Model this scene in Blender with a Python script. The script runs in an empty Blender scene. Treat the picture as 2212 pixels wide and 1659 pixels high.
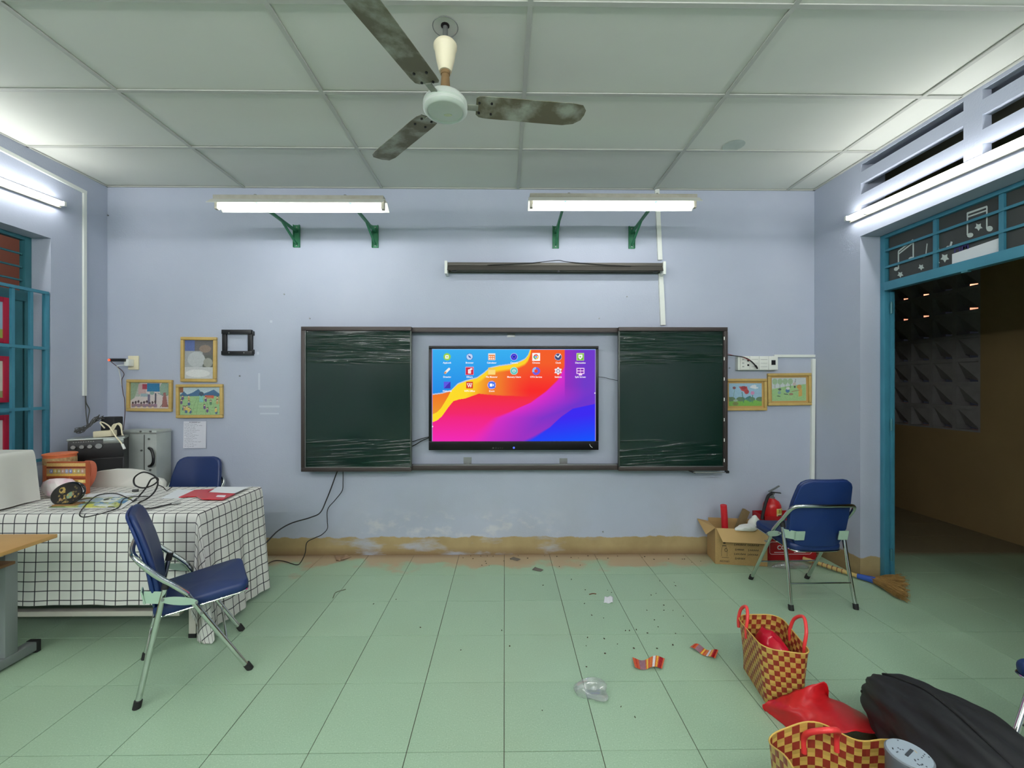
import bpy, bmesh, math, random
import numpy as np
from mathutils import Vector, Matrix
random.seed(7)
sc = bpy.context.scene
COL = sc.collection
# ------------------------------------------------------------------ camera, world, exposure
FPX, CX, CY, CH, PSI = 910.0, 1100.3, 832.0, 1.505, math.radians(.65)
cam_d = bpy.data.cameras.new('camera'); cam = bpy.data.objects.new('camera', cam_d); COL.objects.link(cam)
cam_d.sensor_width = 36; cam_d.lens = FPX * 36 / 2212; cam_d.clip_start = .05; cam_d.clip_end = 80
cam_d.shift_x = (1106 - CX) / 2212; cam_d.shift_y = (CY - 829.5) / 2212
cam.location = (0, 0, CH); cam.rotation_euler = (math.pi / 2, 0, -PSI)
sc.camera = cam
wd = bpy.data.worlds.new('dusk_sky'); sc.world = wd; wd.use_nodes = True
wd.node_tree.nodes['Background'].inputs[0].default_value = (.16, .18, .25, 1)
wd.node_tree.nodes['Background'].inputs[1].default_value = .05
vs = sc.view_settings
vs.view_transform = 'Standard'; vs.look = 'None'; vs.exposure = .1; vs.gamma = 1; vs.use_curve_mapping = False
sc.cycles.use_denoising = True
sc.cycles.max_bounces = 10; sc.cycles.diffuse_bounces = 6; sc.cycles.transparent_max_bounces = 12
sc.cycles.caustics_reflective = False; sc.cycles.caustics_refractive = False
sc.cycles.sample_clamp_indirect = 6
TUBE, TUBE_REAR = 34.0, 118.0    # brightness of the tubes in view and of unseen ones added behind the viewer

# the measured room (metres): camera over the origin, front wall towards +Y
WY, XL, XR, ZC = 3.75, -3.498, 2.78, 3.25
BACK = -4.2
_d = Vector((math.sin(PSI), math.cos(PSI), 0)); _r = Vector((math.cos(PSI), -math.sin(PSI), 0)); _c = Vector((0, 0, CH))
def ray(u, v): return _d + _r * ((u - CX) / FPX) + Vector((0, 0, (CY - v) / FPX))
def FL(u, v, z=0): q = ray(u, v); return _c + q * ((z - CH) / q.z)
def AY(u, v, Y): q = ray(u, v); return _c + q * (Y / q.y)
def AX(u, v, X): q = ray(u, v); return _c + q * (X / q.x)

# ------------------------------------------------------------------ materials
def lin(c):
    c = c / 255.0
    return c / 12.92 if c <= .04045 else ((c + .055) / 1.055) ** 2.4
def rgb(t): return (lin(t[0]), lin(t[1]), lin(t[2]), 1)
MATS = {}
class NT:
    def __init__(s, name):
        s.m = bpy.data.materials.new(name); s.m.use_nodes = True; s.t = s.m.node_tree
        s.b = s.t.nodes['Principled BSDF']; s.out = s.t.nodes['Material Output']
    def n(s, typ, **k):
        o = s.t.nodes.new(typ)
        for a, b in k.items(): setattr(o, a, b)
        return o
    def l(s, a, b): s.t.links.new(a, b)
    def val(s, op, a, b=None, clamp=False):
        o = s.n('ShaderNodeMath', operation=op); o.use_clamp = clamp
        for i, x in enumerate((a, b)):
            if x is None: continue
            if isinstance(x, (int, float)): o.inputs[i].default_value = x
            else: s.l(x, o.inputs[i])
        return o.outputs[0]
    def mix(s, fac, a, b, typ='MIX'):
        o = s.n('ShaderNodeMix', data_type='RGBA', blend_type=typ)
        for i, x in ((0, fac), (6, a), (7, b)):
            if isinstance(x, (int, float)): o.inputs[i].default_value = x
            elif isinstance(x, tuple): o.inputs[i].default_value = x
            else: s.l(x, o.inputs[i])
        return o.outputs[2]
    def noise(s, scale, detail=3, vec=None, rough=.55, sc3=None):
        o = s.n('ShaderNodeTexNoise'); o.inputs['Scale'].default_value = scale; o.inputs['Detail'].default_value = detail
        o.inputs['Roughness'].default_value = rough
        if vec is None: vec = s.n('ShaderNodeNewGeometry').outputs['Position']
        if sc3:
            mp = s.n('ShaderNodeMapping'); mp.inputs['Scale'].default_value = sc3; s.l(vec, mp.inputs['Vector']); vec = mp.outputs[0]
        s.l(vec, o.inputs['Vector'])
        return o.outputs['Fac']
    def ramp(s, fac, lo, hi):
        o = s.n('ShaderNodeMapRange'); o.inputs[1].default_value = lo; o.inputs[2].default_value = hi; o.clamp = True
        s.l(fac, o.inputs[0]); return o.outputs[0]
    def bump(s, h, strength, dist=.01):
        o = s.n('ShaderNodeBump'); o.inputs['Strength'].default_value = strength; o.inputs['Distance'].default_value = dist
        s.l(h, o.inputs['Height']); s.l(o.outputs[0], s.b.inputs['Normal'])
    def pos(s):
        g = s.n('ShaderNodeNewGeometry'); x = s.n('ShaderNodeSeparateXYZ'); s.l(g.outputs['Position'], x.inputs[0]); return x.outputs
def M(name, col, rough=.5, metal=0, var=None, bump=None, spec=.5, col2=None, coords='obj', coat=0, trans=0, sheen=0):
    if name in MATS: return MATS[name]
    t = NT(name); b = t.b
    b.inputs['Roughness'].default_value = rough; b.inputs['Metallic'].default_value = metal
    b.inputs['Specular IOR Level'].default_value = spec; b.inputs['Coat Weight'].default_value = coat
    b.inputs['Transmission Weight'].default_value = trans
    c = rgb(col); vec = None
    if coords == 'obj': vec = t.n('ShaderNodeTexCoord').outputs['Object']
    if var:
        c2 = rgb(col2) if col2 else tuple(x * .6 for x in c[:3]) + (1,)
        f = t.ramp(t.noise(var[0], 5, vec), .5 - .5 / max(var[2] if len(var) > 2 else 1.5, .01) * .5, .5 + .5 / max(var[2] if len(var) > 2 else 1.5, .01) * .5)
        f = t.val('MULTIPLY', f, var[1]); t.l(t.mix(f, c, c2), b.inputs['Base Color'])
    else: b.inputs['Base Color'].default_value = c
    if bump: t.bump(t.noise(bump[0], 4, vec), bump[1], bump[2] if len(bump) > 2 else .003)
    MATS[name] = t.m
    return t.m
def EMIT(name, col, strength):
    if name in MATS: return MATS[name]
    t = NT(name); e = t.n('ShaderNodeEmission'); e.inputs[0].default_value = rgb(col) if max(col) > 1.01 else tuple(col) + (1,)
    e.inputs[1].default_value = strength; t.l(e.outputs[0], t.out.inputs[0]); MATS[name] = t.m; return t.m

def wall_material():
    t = NT('lavender_wall_paint'); p = t.pos()
    base = t.mix(t.ramp(t.noise(1.3, 4), .35, .7), rgb((170, 176, 193)), rgb((177, 182, 198)))
    # scraped pale plaster low down in the middle of the front wall
    low = t.val('MULTIPLY', t.ramp(p[2], .42, .30), t.ramp(p[2], .10, .2))
    scr = t.val('MULTIPLY', low, t.ramp(t.noise(6, 6, sc3=(1, 1, 1.6)), .5, .62))
    scr = t.val('MULTIPLY', scr, t.val('MULTIPLY', t.ramp(p[0], -1.5, -1.1), t.ramp(p[0], .6, .2)))
    base = t.mix(t.val('MULTIPLY', scr, .6), base, rgb((206, 205, 205)))
    # grime creeping up
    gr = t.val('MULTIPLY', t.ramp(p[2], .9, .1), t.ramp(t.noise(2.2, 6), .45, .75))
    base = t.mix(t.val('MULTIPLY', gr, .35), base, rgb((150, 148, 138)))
    # ochre skirting band, worn through in places
    edge = t.val('ADD', p[2], t.val('MULTIPLY', t.val('SUBTRACT', t.noise(9, 5), .5), .06))
    band = t.ramp(edge, .158, .150)
    worn = t.ramp(t.noise(5, 6, sc3=(.6, 1, 2)), .52, .66)
    wx = t.val('MULTIPLY', t.ramp(p[0], -1.6, -1.35), t.ramp(p[0], .9, .3))
    band = t.val('MULTIPLY', band, t.val('SUBTRACT', 1, t.val('MULTIPLY', worn, t.val('MULTIPLY', wx, .8)), clamp=True))
    och = t.mix(t.ramp(t.noise(4, 5), .35, .7), rgb((172, 152, 110)), rgb((150, 130, 92)))
    och = t.mix(t.val('MULTIPLY', t.ramp(p[2], .07, .0), .7), och, rgb((118, 92, 66)))
    base = t.mix(band, base, och)
    t.l(base, t.b.inputs['Base Color']); t.b.inputs['Roughness'].default_value = .62; t.b.inputs['Specular IOR Level'].default_value = .35
    h = t.val('ADD', t.val('MULTIPLY', t.noise(2.5, 3), 3), t.noise(90, 3))
    t.bump(h, .22, .004); return t.m
def tile_material(name, dust):
    t = NT(name); p = t.pos()
    oi = t.n('ShaderNodeObjectInfo').outputs['Random']
    c = t.mix(oi, rgb((153, 181, 153)), rgb((158, 185, 157)))
    sp = t.noise(170, 3)
    c = t.mix(t.val('MULTIPLY', t.ramp(sp, .56, .70), .38), c, rgb((200, 222, 200)))
    c = t.mix(t.val('MULTIPLY', t.ramp(sp, .42, .30), .30), c, rgb((98, 132, 104)))
    c = t.mix(t.val('MULTIPLY', t.ramp(t.noise(1.1, 5), .48, .72), .22), c, rgb((150, 158, 128)))
    if dust:
        e = t.val('ADD', p[1], t.val('MULTIPLY', t.val('SUBTRACT', t.noise(2.6, 4), .5), .9))
        sy = t.ramp(e, 3.47, 3.57)
        sx = t.val('MULTIPLY', t.ramp(p[0], -2.4, -1.9), t.ramp(p[0], 2.4, 1.4))
        c = t.mix(t.val('MULTIPLY', t.val('MULTIPLY', sy, sx), .85), c, rgb((178, 150, 122)))
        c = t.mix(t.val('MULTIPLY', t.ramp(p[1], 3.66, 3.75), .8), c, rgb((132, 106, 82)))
    t.l(c, t.b.inputs['Base Color']); t.b.inputs['Roughness'].default_value = .34; t.b.inputs['Specular IOR Level'].default_value = .35
    t.bump(t.noise(14, 3), .05, .003); return t.m
def attr_material(name, emit=None, rough=.5):
    t = NT(name); a = t.n('ShaderNodeVertexColor'); a.layer_name = 'Col'
    if emit:
        e = t.n('ShaderNodeEmission'); t.l(a.outputs[0], e.inputs[0]); e.inputs[1].default_value = emit; t.l(e.outputs[0], t.out.inputs[0])
    else:
        t.l(a.outputs[0], t.b.inputs['Base Color']); t.b.inputs['Roughness'].default_value = rough
    return t.m
def film_material(name, tint, gloss, rough, diffuse=0.0, dcol=(230, 230, 230)):
    t = NT(name); tr = t.n('ShaderNodeBsdfTransparent'); tr.inputs[0].default_value = rgb(tint)
    gl = t.n('ShaderNodeBsdfGlossy'); gl.inputs['Roughness'].default_value = rough
    mx = t.n('ShaderNodeMixShader'); mx.inputs[0].default_value = gloss; t.l(tr.outputs[0], mx.inputs[1]); t.l(gl.outputs[0], mx.inputs[2])
    o = mx.outputs[0]
    if diffuse:
        df = t.n('ShaderNodeBsdfDiffuse'); df.inputs[0].default_value = rgb(dcol)
        m2 = t.n('ShaderNodeMixShader'); m2.inputs[0].default_value = diffuse; t.l(o, m2.inputs[1]); t.l(df.outputs[0], m2.inputs[2]); o = m2.outputs[0]
    t.l(o, t.out.inputs[0]); return t.m
def check_material():
    t = NT('checked_cotton'); uv = t.n('ShaderNodeUVMap').outputs[0]
    s = t.n('ShaderNodeSeparateXYZ'); t.l(uv, s.inputs[0])
    c = t.mix(t.ramp(t.noise(3, 3), .3, .7), rgb((214, 212, 206)), rgb((224, 222, 217)))
    for i, w, th in ((0, .066, .095), (1, .0555, .105)):
        f = t.val('FRACT', t.val('DIVIDE', s.outputs[i], w))
        c = t.mix(t.val('MULTIPLY', t.val('LESS_THAN', f, th), .93), c, rgb((52, 50, 58)))
    t.l(c, t.b.inputs['Base Color']); t.b.inputs['Roughness'].default_value = .9; t.b.inputs['Specular IOR Level'].default_value = .1
    t.bump(t.noise(300, 2), .15, .001); return t.m
def weave_material():
    t = NT('woven_plastic_strip'); uv = t.n('ShaderNodeUVMap').outputs[0]
    s = t.n('ShaderNodeSeparateXYZ'); t.l(uv, s.inputs[0])
    w = .025
    a = t.val('DIVIDE', s.outputs[0], w); b = t.val('DIVIDE', s.outputs[1], w)
    par = t.val('FLOORED_MODULO', t.val('ADD', t.val('FLOOR', a), t.val('FLOOR', b)), 2)
    c = t.mix(par, rgb((190, 156, 78)), rgb((138, 50, 36)))
    t.l(c, t.b.inputs['Base Color']); t.b.inputs['Roughness'].default_value = .38
    fa = t.val('ABSOLUTE', t.val('SUBTRACT', t.val('FRACT', a), .5)); fb = t.val('ABSOLUTE', t.val('SUBTRACT', t.val('FRACT', b), .5))
    h = t.val('ADD', t.val('MULTIPLY', par, t.val('SUBTRACT', .5, fa)), t.val('MULTIPLY', t.val('SUBTRACT', 1, par), t.val('SUBTRACT', .5, fb)))
    t.bump(h, .8, .004); return t.m

m_wall = wall_material(); m_tile = tile_material('green_terrazzo_tile', True)
m_grout = M('dark_grout', (96, 92, 80), .9, coords='pos')
m_ceil = M('ceiling_board', (214, 214, 207), .85, var=(1.5, .25), col2=(202, 202, 195), bump=(60, .1), spec=.2)
m_grid = M('ceiling_grid', (182, 182, 176), .6)
m_void = M('roof_void', (60, 60, 58), .9)
m_tealp = M('teal_paint', (62, 128, 150), .42, var=(7, .35), col2=(44, 100, 122))
m_teald = M('teal_paint_dark', (56, 112, 122), .45, var=(7, .4), col2=(40, 88, 100))
m_pvc = M('white_pvc', (222, 224, 218), .45)
m_white = M('white_plastic', (226, 226, 220), .4)
m_cream = M('cream_plastic', (226, 216, 186), .45)
m_black = M('black_plastic', (22, 22, 24), .4)
m_rubber = M('black_rubber', (24, 24, 25), .7)
m_cable = M('black_cable', (24, 22, 24), .5)
m_chrome = M('chrome_tube', (208, 212, 208), .14, 1)
m_steel = M('dull_steel', (150, 152, 150), .4, .8, var=(8, .4))
m_vinyl = M('blue_vinyl', (20, 44, 94), .45, bump=(160, .12, .001), var=(5, .3), col2=(16, 36, 80))
m_vback = M('blue_vinyl_back', (15, 44, 100), .5, bump=(160, .12, .001))
m_sage = M('sage_painted_plate', (160, 186, 166), .45)
m_brown = M('dark_brown_aluminium', (62, 54, 52), .45, .3)
m_green = M('dark_green_board', (9, 40, 31), .6, spec=.1)
m_film = film_material('clear_wrapping_film', (242, 245, 243), .046, .19)
m_gold = M('gold_wood_frame', (196, 166, 100), .45, var=(20, .4), col2=(172, 140, 80))
m_print = attr_material('printed_colours', rough=.55)
m_paper = M('white_paper', (226, 228, 232), .7)
m_screen = attr_material('lit_screen', emit=.94)
m_tube = EMIT('fluorescent_tube', (.975, 1.0, .99), TUBE)
m_tube_rear = EMIT('unseen_rear_tube', (.975, 1.0, .99), TUBE_REAR)
m_hous = M('aged_lamp_housing', (176, 172, 160), .5, var=(14, .4), col2=(140, 132, 114))
m_refl = M('white_reflector', (214, 214, 206), .35)
m_grn = M('green_bracket', (44, 122, 84), .5, var=(15, .4), col2=(34, 96, 70))
m_red = M('red_plastic', (206, 32, 36), .35)
m_card = M('cardboard', (172, 140, 92), .85, var=(6, .3), col2=(150, 118, 74), bump=(40, .08))
m_wood = M('plain_wood', (150, 112, 66), .6, var=(5, .5), col2=(112, 80, 46))

# ------------------------------------------------------------------ mesh builder
def CR(pts, n=8, closed=False):
    P = [Vector(p) for p in pts]; out = []; L = len(P)
    rng = range(L if closed else L - 1)
    for i in rng:
        p0 = P[(i - 1) % L] if closed or i > 0 else P[0] * 2 - P[1]
        p1 = P[i]; p2 = P[(i + 1) % L]
        p3 = P[(i + 2) % L] if closed or i + 2 < L else P[-1] * 2 - P[-2]
        for k in range(n):
            t = k / n
            out.append(.5 * ((2 * p1) + (-p0 + p2) * t + (2 * p0 - 5 * p1 + 4 * p2 - p3) * t * t + (-p0 + 3 * p1 - 3 * p2 + p3) * t ** 3))
    if not closed: out.append(P[-1].copy())
    return out
class MB:
    def __init__(s): s.bm = bmesh.new(); s.mi = 0; s.uv = None
    def _tag(s, faces):
        for f in faces: f.material_index = s.mi
    def box(s, x0, x1, y0, y1, z0, z1, bev=0, mat=None):
        vs_ = [s.bm.verts.new((x, y, z)) for x in (x0, x1) for y in (y0, y1) for z in (z0, z1)]
        if mat is not None:
            for v in vs_: v.co = mat @ v.co
        idx = ((0, 1, 3, 2), (4, 6, 7, 5), (0, 4, 5, 1), (2, 3, 7, 6), (0, 2, 6, 4), (1, 5, 7, 3))
        fs = [s.bm.faces.new([vs_[i] for i in q]) for q in idx]
        s._tag(fs)
        if bev:
            es = {e for f in fs for e in f.edges}
            r = bmesh.ops.bevel(s.bm, geom=list(es), offset=bev, segments=2, affect='EDGES', profile=.6)
            s._tag(r['faces'])
        return s
    def obox(s, c, half, rz=0, rx=0, ry=0, bev=0):
        m = Matrix.Translation(c) @ Matrix.Rotation(rz, 4, 'Z') @ Matrix.Rotation(ry, 4, 'Y') @ Matrix.Rotation(rx, 4, 'X')
        return s.box(-half[0], half[0], -half[1], half[1], -half[2], half[2], bev, m)
    def bar(s, p0, p1, w, h, up=(0, 0, 1)):
        p0 = Vector(p0); p1 = Vector(p1); z = (p1 - p0); L = z.length; z.normalize()
        x = Vector(up).cross(z)
        if x.length < 1e-4: x = Vector((1, 0, 0))
        x.normalize(); y = z.cross(x)
        m = Matrix((x, y, z)).transposed().to_4x4(); m.translation = p0
        return s.box(-w / 2, w / 2, -h / 2, h / 2, 0, L, 0, m)
    def rings(s, rings, closed=True, cap0=True, cap1=True):
        R = [[s.bm.verts.new(p) for p in r] for r in rings]; fs = []
        n = len(R[0])
        for a, b in zip(R, R[1:]):
            for i in range(n if closed else n - 1):
                j = (i + 1) % n
                try: fs.append(s.bm.faces.new((a[i], a[j], b[j], b[i])))
                except ValueError: pass
        if cap0: fs.append(s.bm.faces.new(R[0][::-1]))
        if cap1: fs.append(s.bm.faces.new(R[-1]))
        s._tag(fs); return s
    def tube(s, pts, r, n=10, closed=False, rf=None):
        P = [Vector(p) for p in pts]; L = len(P); rings = []
        T = [(P[(i + 1) % L] - P[i - 1]) if closed else (P[min(i + 1, L - 1)] - P[max(i - 1, 0)]) for i in range(L)]
        a = Vector((0, 0, 1)) if abs(T[0].normalized().z) < .9 else Vector((1, 0, 0))
        N = T[0].normalized().cross(a).normalized()
        for i in range(L):
            t = T[i].normalized(); N = (N - t * N.dot(t)).normalized(); B = t.cross(N); rr = rf(i / (L - 1)) if rf else r
            rings.append([P[i] + (N * math.cos(k * 2 * math.pi / n) + B * math.sin(k * 2 * math.pi / n)) * rr for k in range(n)])
        if closed: rings.append(rings[0]); return s.rings(rings, True, False, False)
        return s.rings(rings)
    def cyl(s, p0, p1, r0, r1=None, n=20):
        r1 = r0 if r1 is None else r1
        return s.tube([p0, p1], r0, n, rf=lambda t: r0 + (r1 - r0) * t)
    def lathe(s, prof, c=(0, 0, 0), n=32, mat=None):
        c = Vector(c); rings = []
        for r, z in prof:
            ring = [Vector((max(r, 1e-4) * math.cos(k * 2 * math.pi / n), max(r, 1e-4) * math.sin(k * 2 * math.pi / n), z)) for k in range(n)]
            rings.append([(mat @ p if mat is not None else p) + c for p in ring])
        return s.rings(rings)
    def prism(s, pts, fn, d):
        a = [Vector(fn(x, y, 0)) for x, y in pts]; b = [Vector(fn(x, y, d)) for x, y in pts]
        return s.rings([a, b])
    def grid(s, fn, nu, nv, uv=None):
        V = [[s.bm.verts.new(fn(i / nu, j / nv)) for i in range(nu + 1)] for j in range(nv + 1)]
        if uv and s.uv is None: s.uv = s.bm.loops.layers.uv.new('UVMap')
        fs = []
        for j in range(nv):
            for i in range(nu):
                f = s.bm.faces.new((V[j][i], V[j][i + 1], V[j + 1][i + 1], V[j + 1][i])); fs.append(f)
                if uv:
                    for lp, (a, b) in zip(f.loops, ((i, j), (i + 1, j), (i + 1, j + 1), (i, j + 1))): lp[s.uv].uv = uv(a / nu, b / nv)
        s._tag(fs); return s
    def cushion(s, outline, fn, th, k=6, flat=.35):
        """pillow slab: outline in 2D, fn(x, y, h) -> point, thickness th along h"""
        c = (sum(p[0] for p in outline) / len(outline), sum(p[1] for p in outline) / len(outline)); prof = []
        for i in range(k + 1):
            a = -math.pi / 2 + math.pi * i / k
            prof.append((1 - flat * (1 - math.cos(a)), math.sin(a) * th / 2))
        prof = [(.0, -th / 2)] + prof + [(.0, th / 2)]
        rings = [[fn(c[0] + (x - c[0]) * max(q, .002), c[1] + (y - c[1]) * max(q, .002), h) for x, y in outline] for q, h in prof]
        return s.rings(rings)
    def build(s, name, mat, parent=None, smooth=40, loc=None):
        bmesh.ops.recalc_face_normals(s.bm, faces=s.bm.faces[:])
        if smooth:
            lim = math.radians(smooth)
            for f in s.bm.faces: f.smooth = True
            for e in s.bm.edges:
                if len(e.link_faces) == 2 and e.calc_face_angle(0) > lim: e.smooth = False
        me = bpy.data.meshes.new(name); s.bm.to_mesh(me); s.bm.free()
        for m in (mat if isinstance(mat, (list, tuple)) else [mat]): me.materials.append(m)
        o = bpy.data.objects.new(name, me); COL.objects.link(o)
        if parent: o.parent = parent
        if loc is not None: o.location = loc
        return o
def rounded(w, h, r, n=5, cx=0, cy=0):
    out = []
    for sx, sy, a0 in ((1, 1, 0), (-1, 1, 90), (-1, -1, 180), (1, -1, 270)):
        for k in range(n + 1):
            a = math.radians(a0 + 90 * k / n); out.append((cx + sx * (w / 2 - r) + r * math.cos(a), cy + sy * (h / 2 - r) + r * math.sin(a)))
    return out
def E_(name, label, cat, loc=(0, 0, 0), rz=0, group=None):
    o = bpy.data.objects.new(name, None); COL.objects.link(o); o.location = loc; o.rotation_euler = (0, 0, rz); o.empty_display_size = .1
    return T(o, label, cat, group)
def T(o, label, cat, group=None):
    o['label'] = label; o['category'] = cat
    if group: o['group'] = group
    return o
def S(o): o['kind'] = 'structure'; return o
def copy_tree(o, parent=None):
    c = o.copy(); COL.objects.link(c)
    if parent: c.parent = parent
    for ch in [x for x in bpy.data.objects if x.parent == o]: copy_tree(ch, c)
    return c
def lab(o, text): o['label'] = text; return o

# flat print: a numpy canvas turned into a fine vertex-coloured sheet
class Cv:
    def __init__(s, w, h, bg, asp=None):
        s.w, s.h = w, h; s.a = np.ones((h, w, 3)) * np.array(bg, float); s.asp = asp or w / h
        s.X, s.Y = np.meshgrid(np.linspace(0, 1, w), np.linspace(0, 1, h))
    def put(s, m, c): s.a[m] = c; return s
    def rect(s, x0, y0, x1, y1, c): return s.put((s.X >= x0) & (s.X <= x1) & (s.Y >= y0) & (s.Y <= y1), c)
    def ell(s, x, y, rx, ry, c, rot=0):
        dx = (s.X - x) * s.asp; dy = s.Y - y; ca, sa = math.cos(rot), math.sin(rot)
        return s.put(((dx * ca + dy * sa) / (rx * s.asp)) ** 2 + ((-dx * sa + dy * ca) / ry) ** 2 <= 1, c)
    def poly(s, pts, c):
        m = np.zeros_like(s.X, bool); n = len(pts)
        for i in range(n):
            x0, y0 = pts[i]; x1, y1 = pts[(i + 1) % n]
            if y0 == y1: continue
            m ^= ((s.Y > min(y0, y1)) & (s.Y <= max(y0, y1)) & (s.X < (x1 - x0) * (s.Y - y0) / (y1 - y0) + x0))
        return s.put(m, c)
    def line(s, pts, w, c):
        for (x0, y0), (x1, y1) in zip(pts, pts[1:]):
            ax, bx = x0 * s.asp, x1 * s.asp; dx, dy = bx - ax, y1 - y0; L = dx * dx + dy * dy + 1e-9
            t = np.clip(((s.X * s.asp - ax) * dx + (s.Y - y0) * dy) / L, 0, 1)
            s.put((s.X * s.asp - ax - t * dx) ** 2 + (s.Y - y0 - t * dy) ** 2 < (w / 2) ** 2, c)
        return s
    def speck(s, amt, seed=1):
        s.a = np.clip(s.a + np.random.RandomState(seed).normal(0, amt, (s.h, s.w, 1)), 0, 255); return s
    def obj(s, name, p, ux, uy, mat, parent=None, warp=None):
        p, ux, uy = Vector(p), Vector(ux), Vector(uy); w, h = s.w, s.h
        co = (np.array(p)[None, None] + s.X[..., None] * np.array(ux) + s.Y[..., None] * np.array(uy)).reshape(-1, 3)
        if warp is not None: co = co + warp(s.X, s.Y).reshape(-1, 3)
        i = np.arange(w * h).reshape(h, w); q = np.stack([i[:-1, :-1], i[:-1, 1:], i[1:, 1:], i[1:, :-1]], -1).reshape(-1, 4)
        me = bpy.data.meshes.new(name); me.vertices.add(w * h); me.vertices.foreach_set('co', co.ravel().astype(np.float32))
        me.loops.add(q.size); me.loops.foreach_set('vertex_index', q.ravel().astype(np.int32))
        me.polygons.add(len(q)); me.polygons.foreach_set('loop_start', (np.arange(len(q)) * 4).astype(np.int32))
        me.update(calc_edges=True)
        c = s.a.reshape(-1, 3) / 255.; c = np.where(c <= .04045, c / 12.92, ((c + .055) / 1.055) ** 2.4)
        at = me.color_attributes.new('Col', 'FLOAT_COLOR', 'POINT'); at.data.foreach_set('color', np.c_[c, np.ones(len(c))].ravel().astype(np.float32))
        me.polygons.foreach_set('use_smooth', np.ones(len(q), bool)); me.materials.append(mat)
        o = bpy.data.objects.new(name, me); COL.objects.link(o)
        if parent: o.parent = parent
        return o
def text(name, body, size, loc, mat, parent=None, axes=None, align='CENTER', depth=0, bold=0):
    cu = bpy.data.curves.new(name, 'FONT'); cu.body = body; cu.size = size; cu.align_x = align; cu.align_y = 'CENTER'; cu.extrude = depth; cu.offset = bold; cu.resolution_u = 3
    ob = bpy.data.objects.new(name, cu); COL.objects.link(ob); dg = bpy.context.evaluated_depsgraph_get()
    me = bpy.data.meshes.new_from_object(ob.evaluated_get(dg)); bpy.data.objects.remove(ob); bpy.data.curves.remove(cu)
    x, y = axes or (Vector((1, 0, 0)), Vector((0, 0, 1))); z = x.cross(y)
    m = Matrix((x, y, z)).transposed().to_4x4(); m.translation = loc; me.transform(m)
    me.name = name; me.materials.clear(); me.materials.append(mat)
    o = bpy.data.objects.new(name, me); COL.objects.link(o)
    if parent: o.parent = parent
    return o

# ================================================================== THE ROOM
TX, TY, TX0, TY0 = .4, .403, -.002, 2.134
XC = 4.85                                   # far side wall of the corridor
fl_o = S(MB().box(XL - .2, XC, BACK, 7.5, -.12, -.004).build('floor', m_grout, smooth=0))
def tile_mesh():
    b = MB(); b.box(-TX / 2 + .0016, TX / 2 - .0016, -TY / 2 + .0016, TY / 2 - .0016, -.004, 0, .0012); o = b.build('floor_tile', m_tile, fl_o, 0); return o
proto = tile_mesh(); first = True
rest = MB()
for i in range(-10, 13):
    for j in range(-17, 11):
        x0, x1 = TX0 + i * TX, TX0 + (i + 1) * TX; y0, y1 = TY0 + j * TY, TY0 + (j + 1) * TY
        inroom = x0 < XR
        xa, xb = max(x0, XL), min(x1, XC); ya, yb = max(y0, BACK), min(y1, WY if x1 <= 2.99 and x0 < XR - .05 else 6.2)
        if xb - xa < .01 or yb - ya < .01: continue
        if yb < 1.25 or (xa > XR and yb < 1.9):
            rest.box(xa + .002, xb - .002, ya + .002, yb - .002, -.004, 0); continue
        o = proto if first else proto.copy()
        if not first: COL.objects.link(o)
        first = False
        o.location = ((xa + xb) / 2, (ya + yb) / 2, random.uniform(-.0006, .0004)); o.scale = ((xb - xa) / TX, (yb - ya) / TY, 1)
        o.rotation_euler = (random.uniform(-.0006, .0006), random.uniform(-.0006, .0006), 0)
rest.build('floor_tile', m_tile, fl_o, 0)['kind'] = 'stuff'

ce = S(MB().box(XL - .2, XR + .2, BACK, WY + .2, ZC + .03, ZC + .15).build('ceiling', m_void, smooth=0))
gx = [-3.51, -2.299, -1.088, .118, 1.334, 2.53, 2.78]; gy = [3.75, 3.121] + [2.524 - .6 * k for k in range(12)]
pm = None
for a, b in zip(gx, gx[1:]):
    for c, d in zip(gy, gy[1:]):
        if pm is None:
            pm = MB().box(-.5, .5, -.5, .5, 0, .012).build('ceiling_panel', m_ceil, ce, 0); o = pm
        else: o = pm.copy(); COL.objects.link(o)
        tilt = random.uniform(-.004, .004)
        o.location = ((a + b) / 2, (c + d) / 2, ZC + .004 + random.uniform(0, .004)); o.scale = (b - a - .012, c - d - .012, 1); o.rotation_euler = (tilt, random.uniform(-.002, .002), 0)
for a in gx[1:-1]:
    MB().box(a - .012, a + .012, BACK, WY, ZC - .004, ZC + .003).box(a - .003, a + .003, BACK, WY, ZC, ZC + .028).build('grid_bar', m_grid, ce, 0)
for c in gy[1:]:
    for a, b in zip(gx, gx[1:]):
        MB().box(a + .012, b - .012, c - .012, c + .012, ZC - .003, ZC + .003).build('grid_bar', m_grid, ce, 0)
for args in ((XL, XR, WY - .016, WY, ZC - .003, ZC + .004), (XL, XL + .016, BACK, WY, ZC - .003, ZC + .004), (XR - .02, XR, BACK, WY, ZC - .003, ZC + .004)):
    MB().box(*args).build('edge_trim', m_grid, ce, 0)
# round patch of the fan hook, and the old hole mark by the right wall
fanp = FL(962, 60, ZC)

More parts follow.
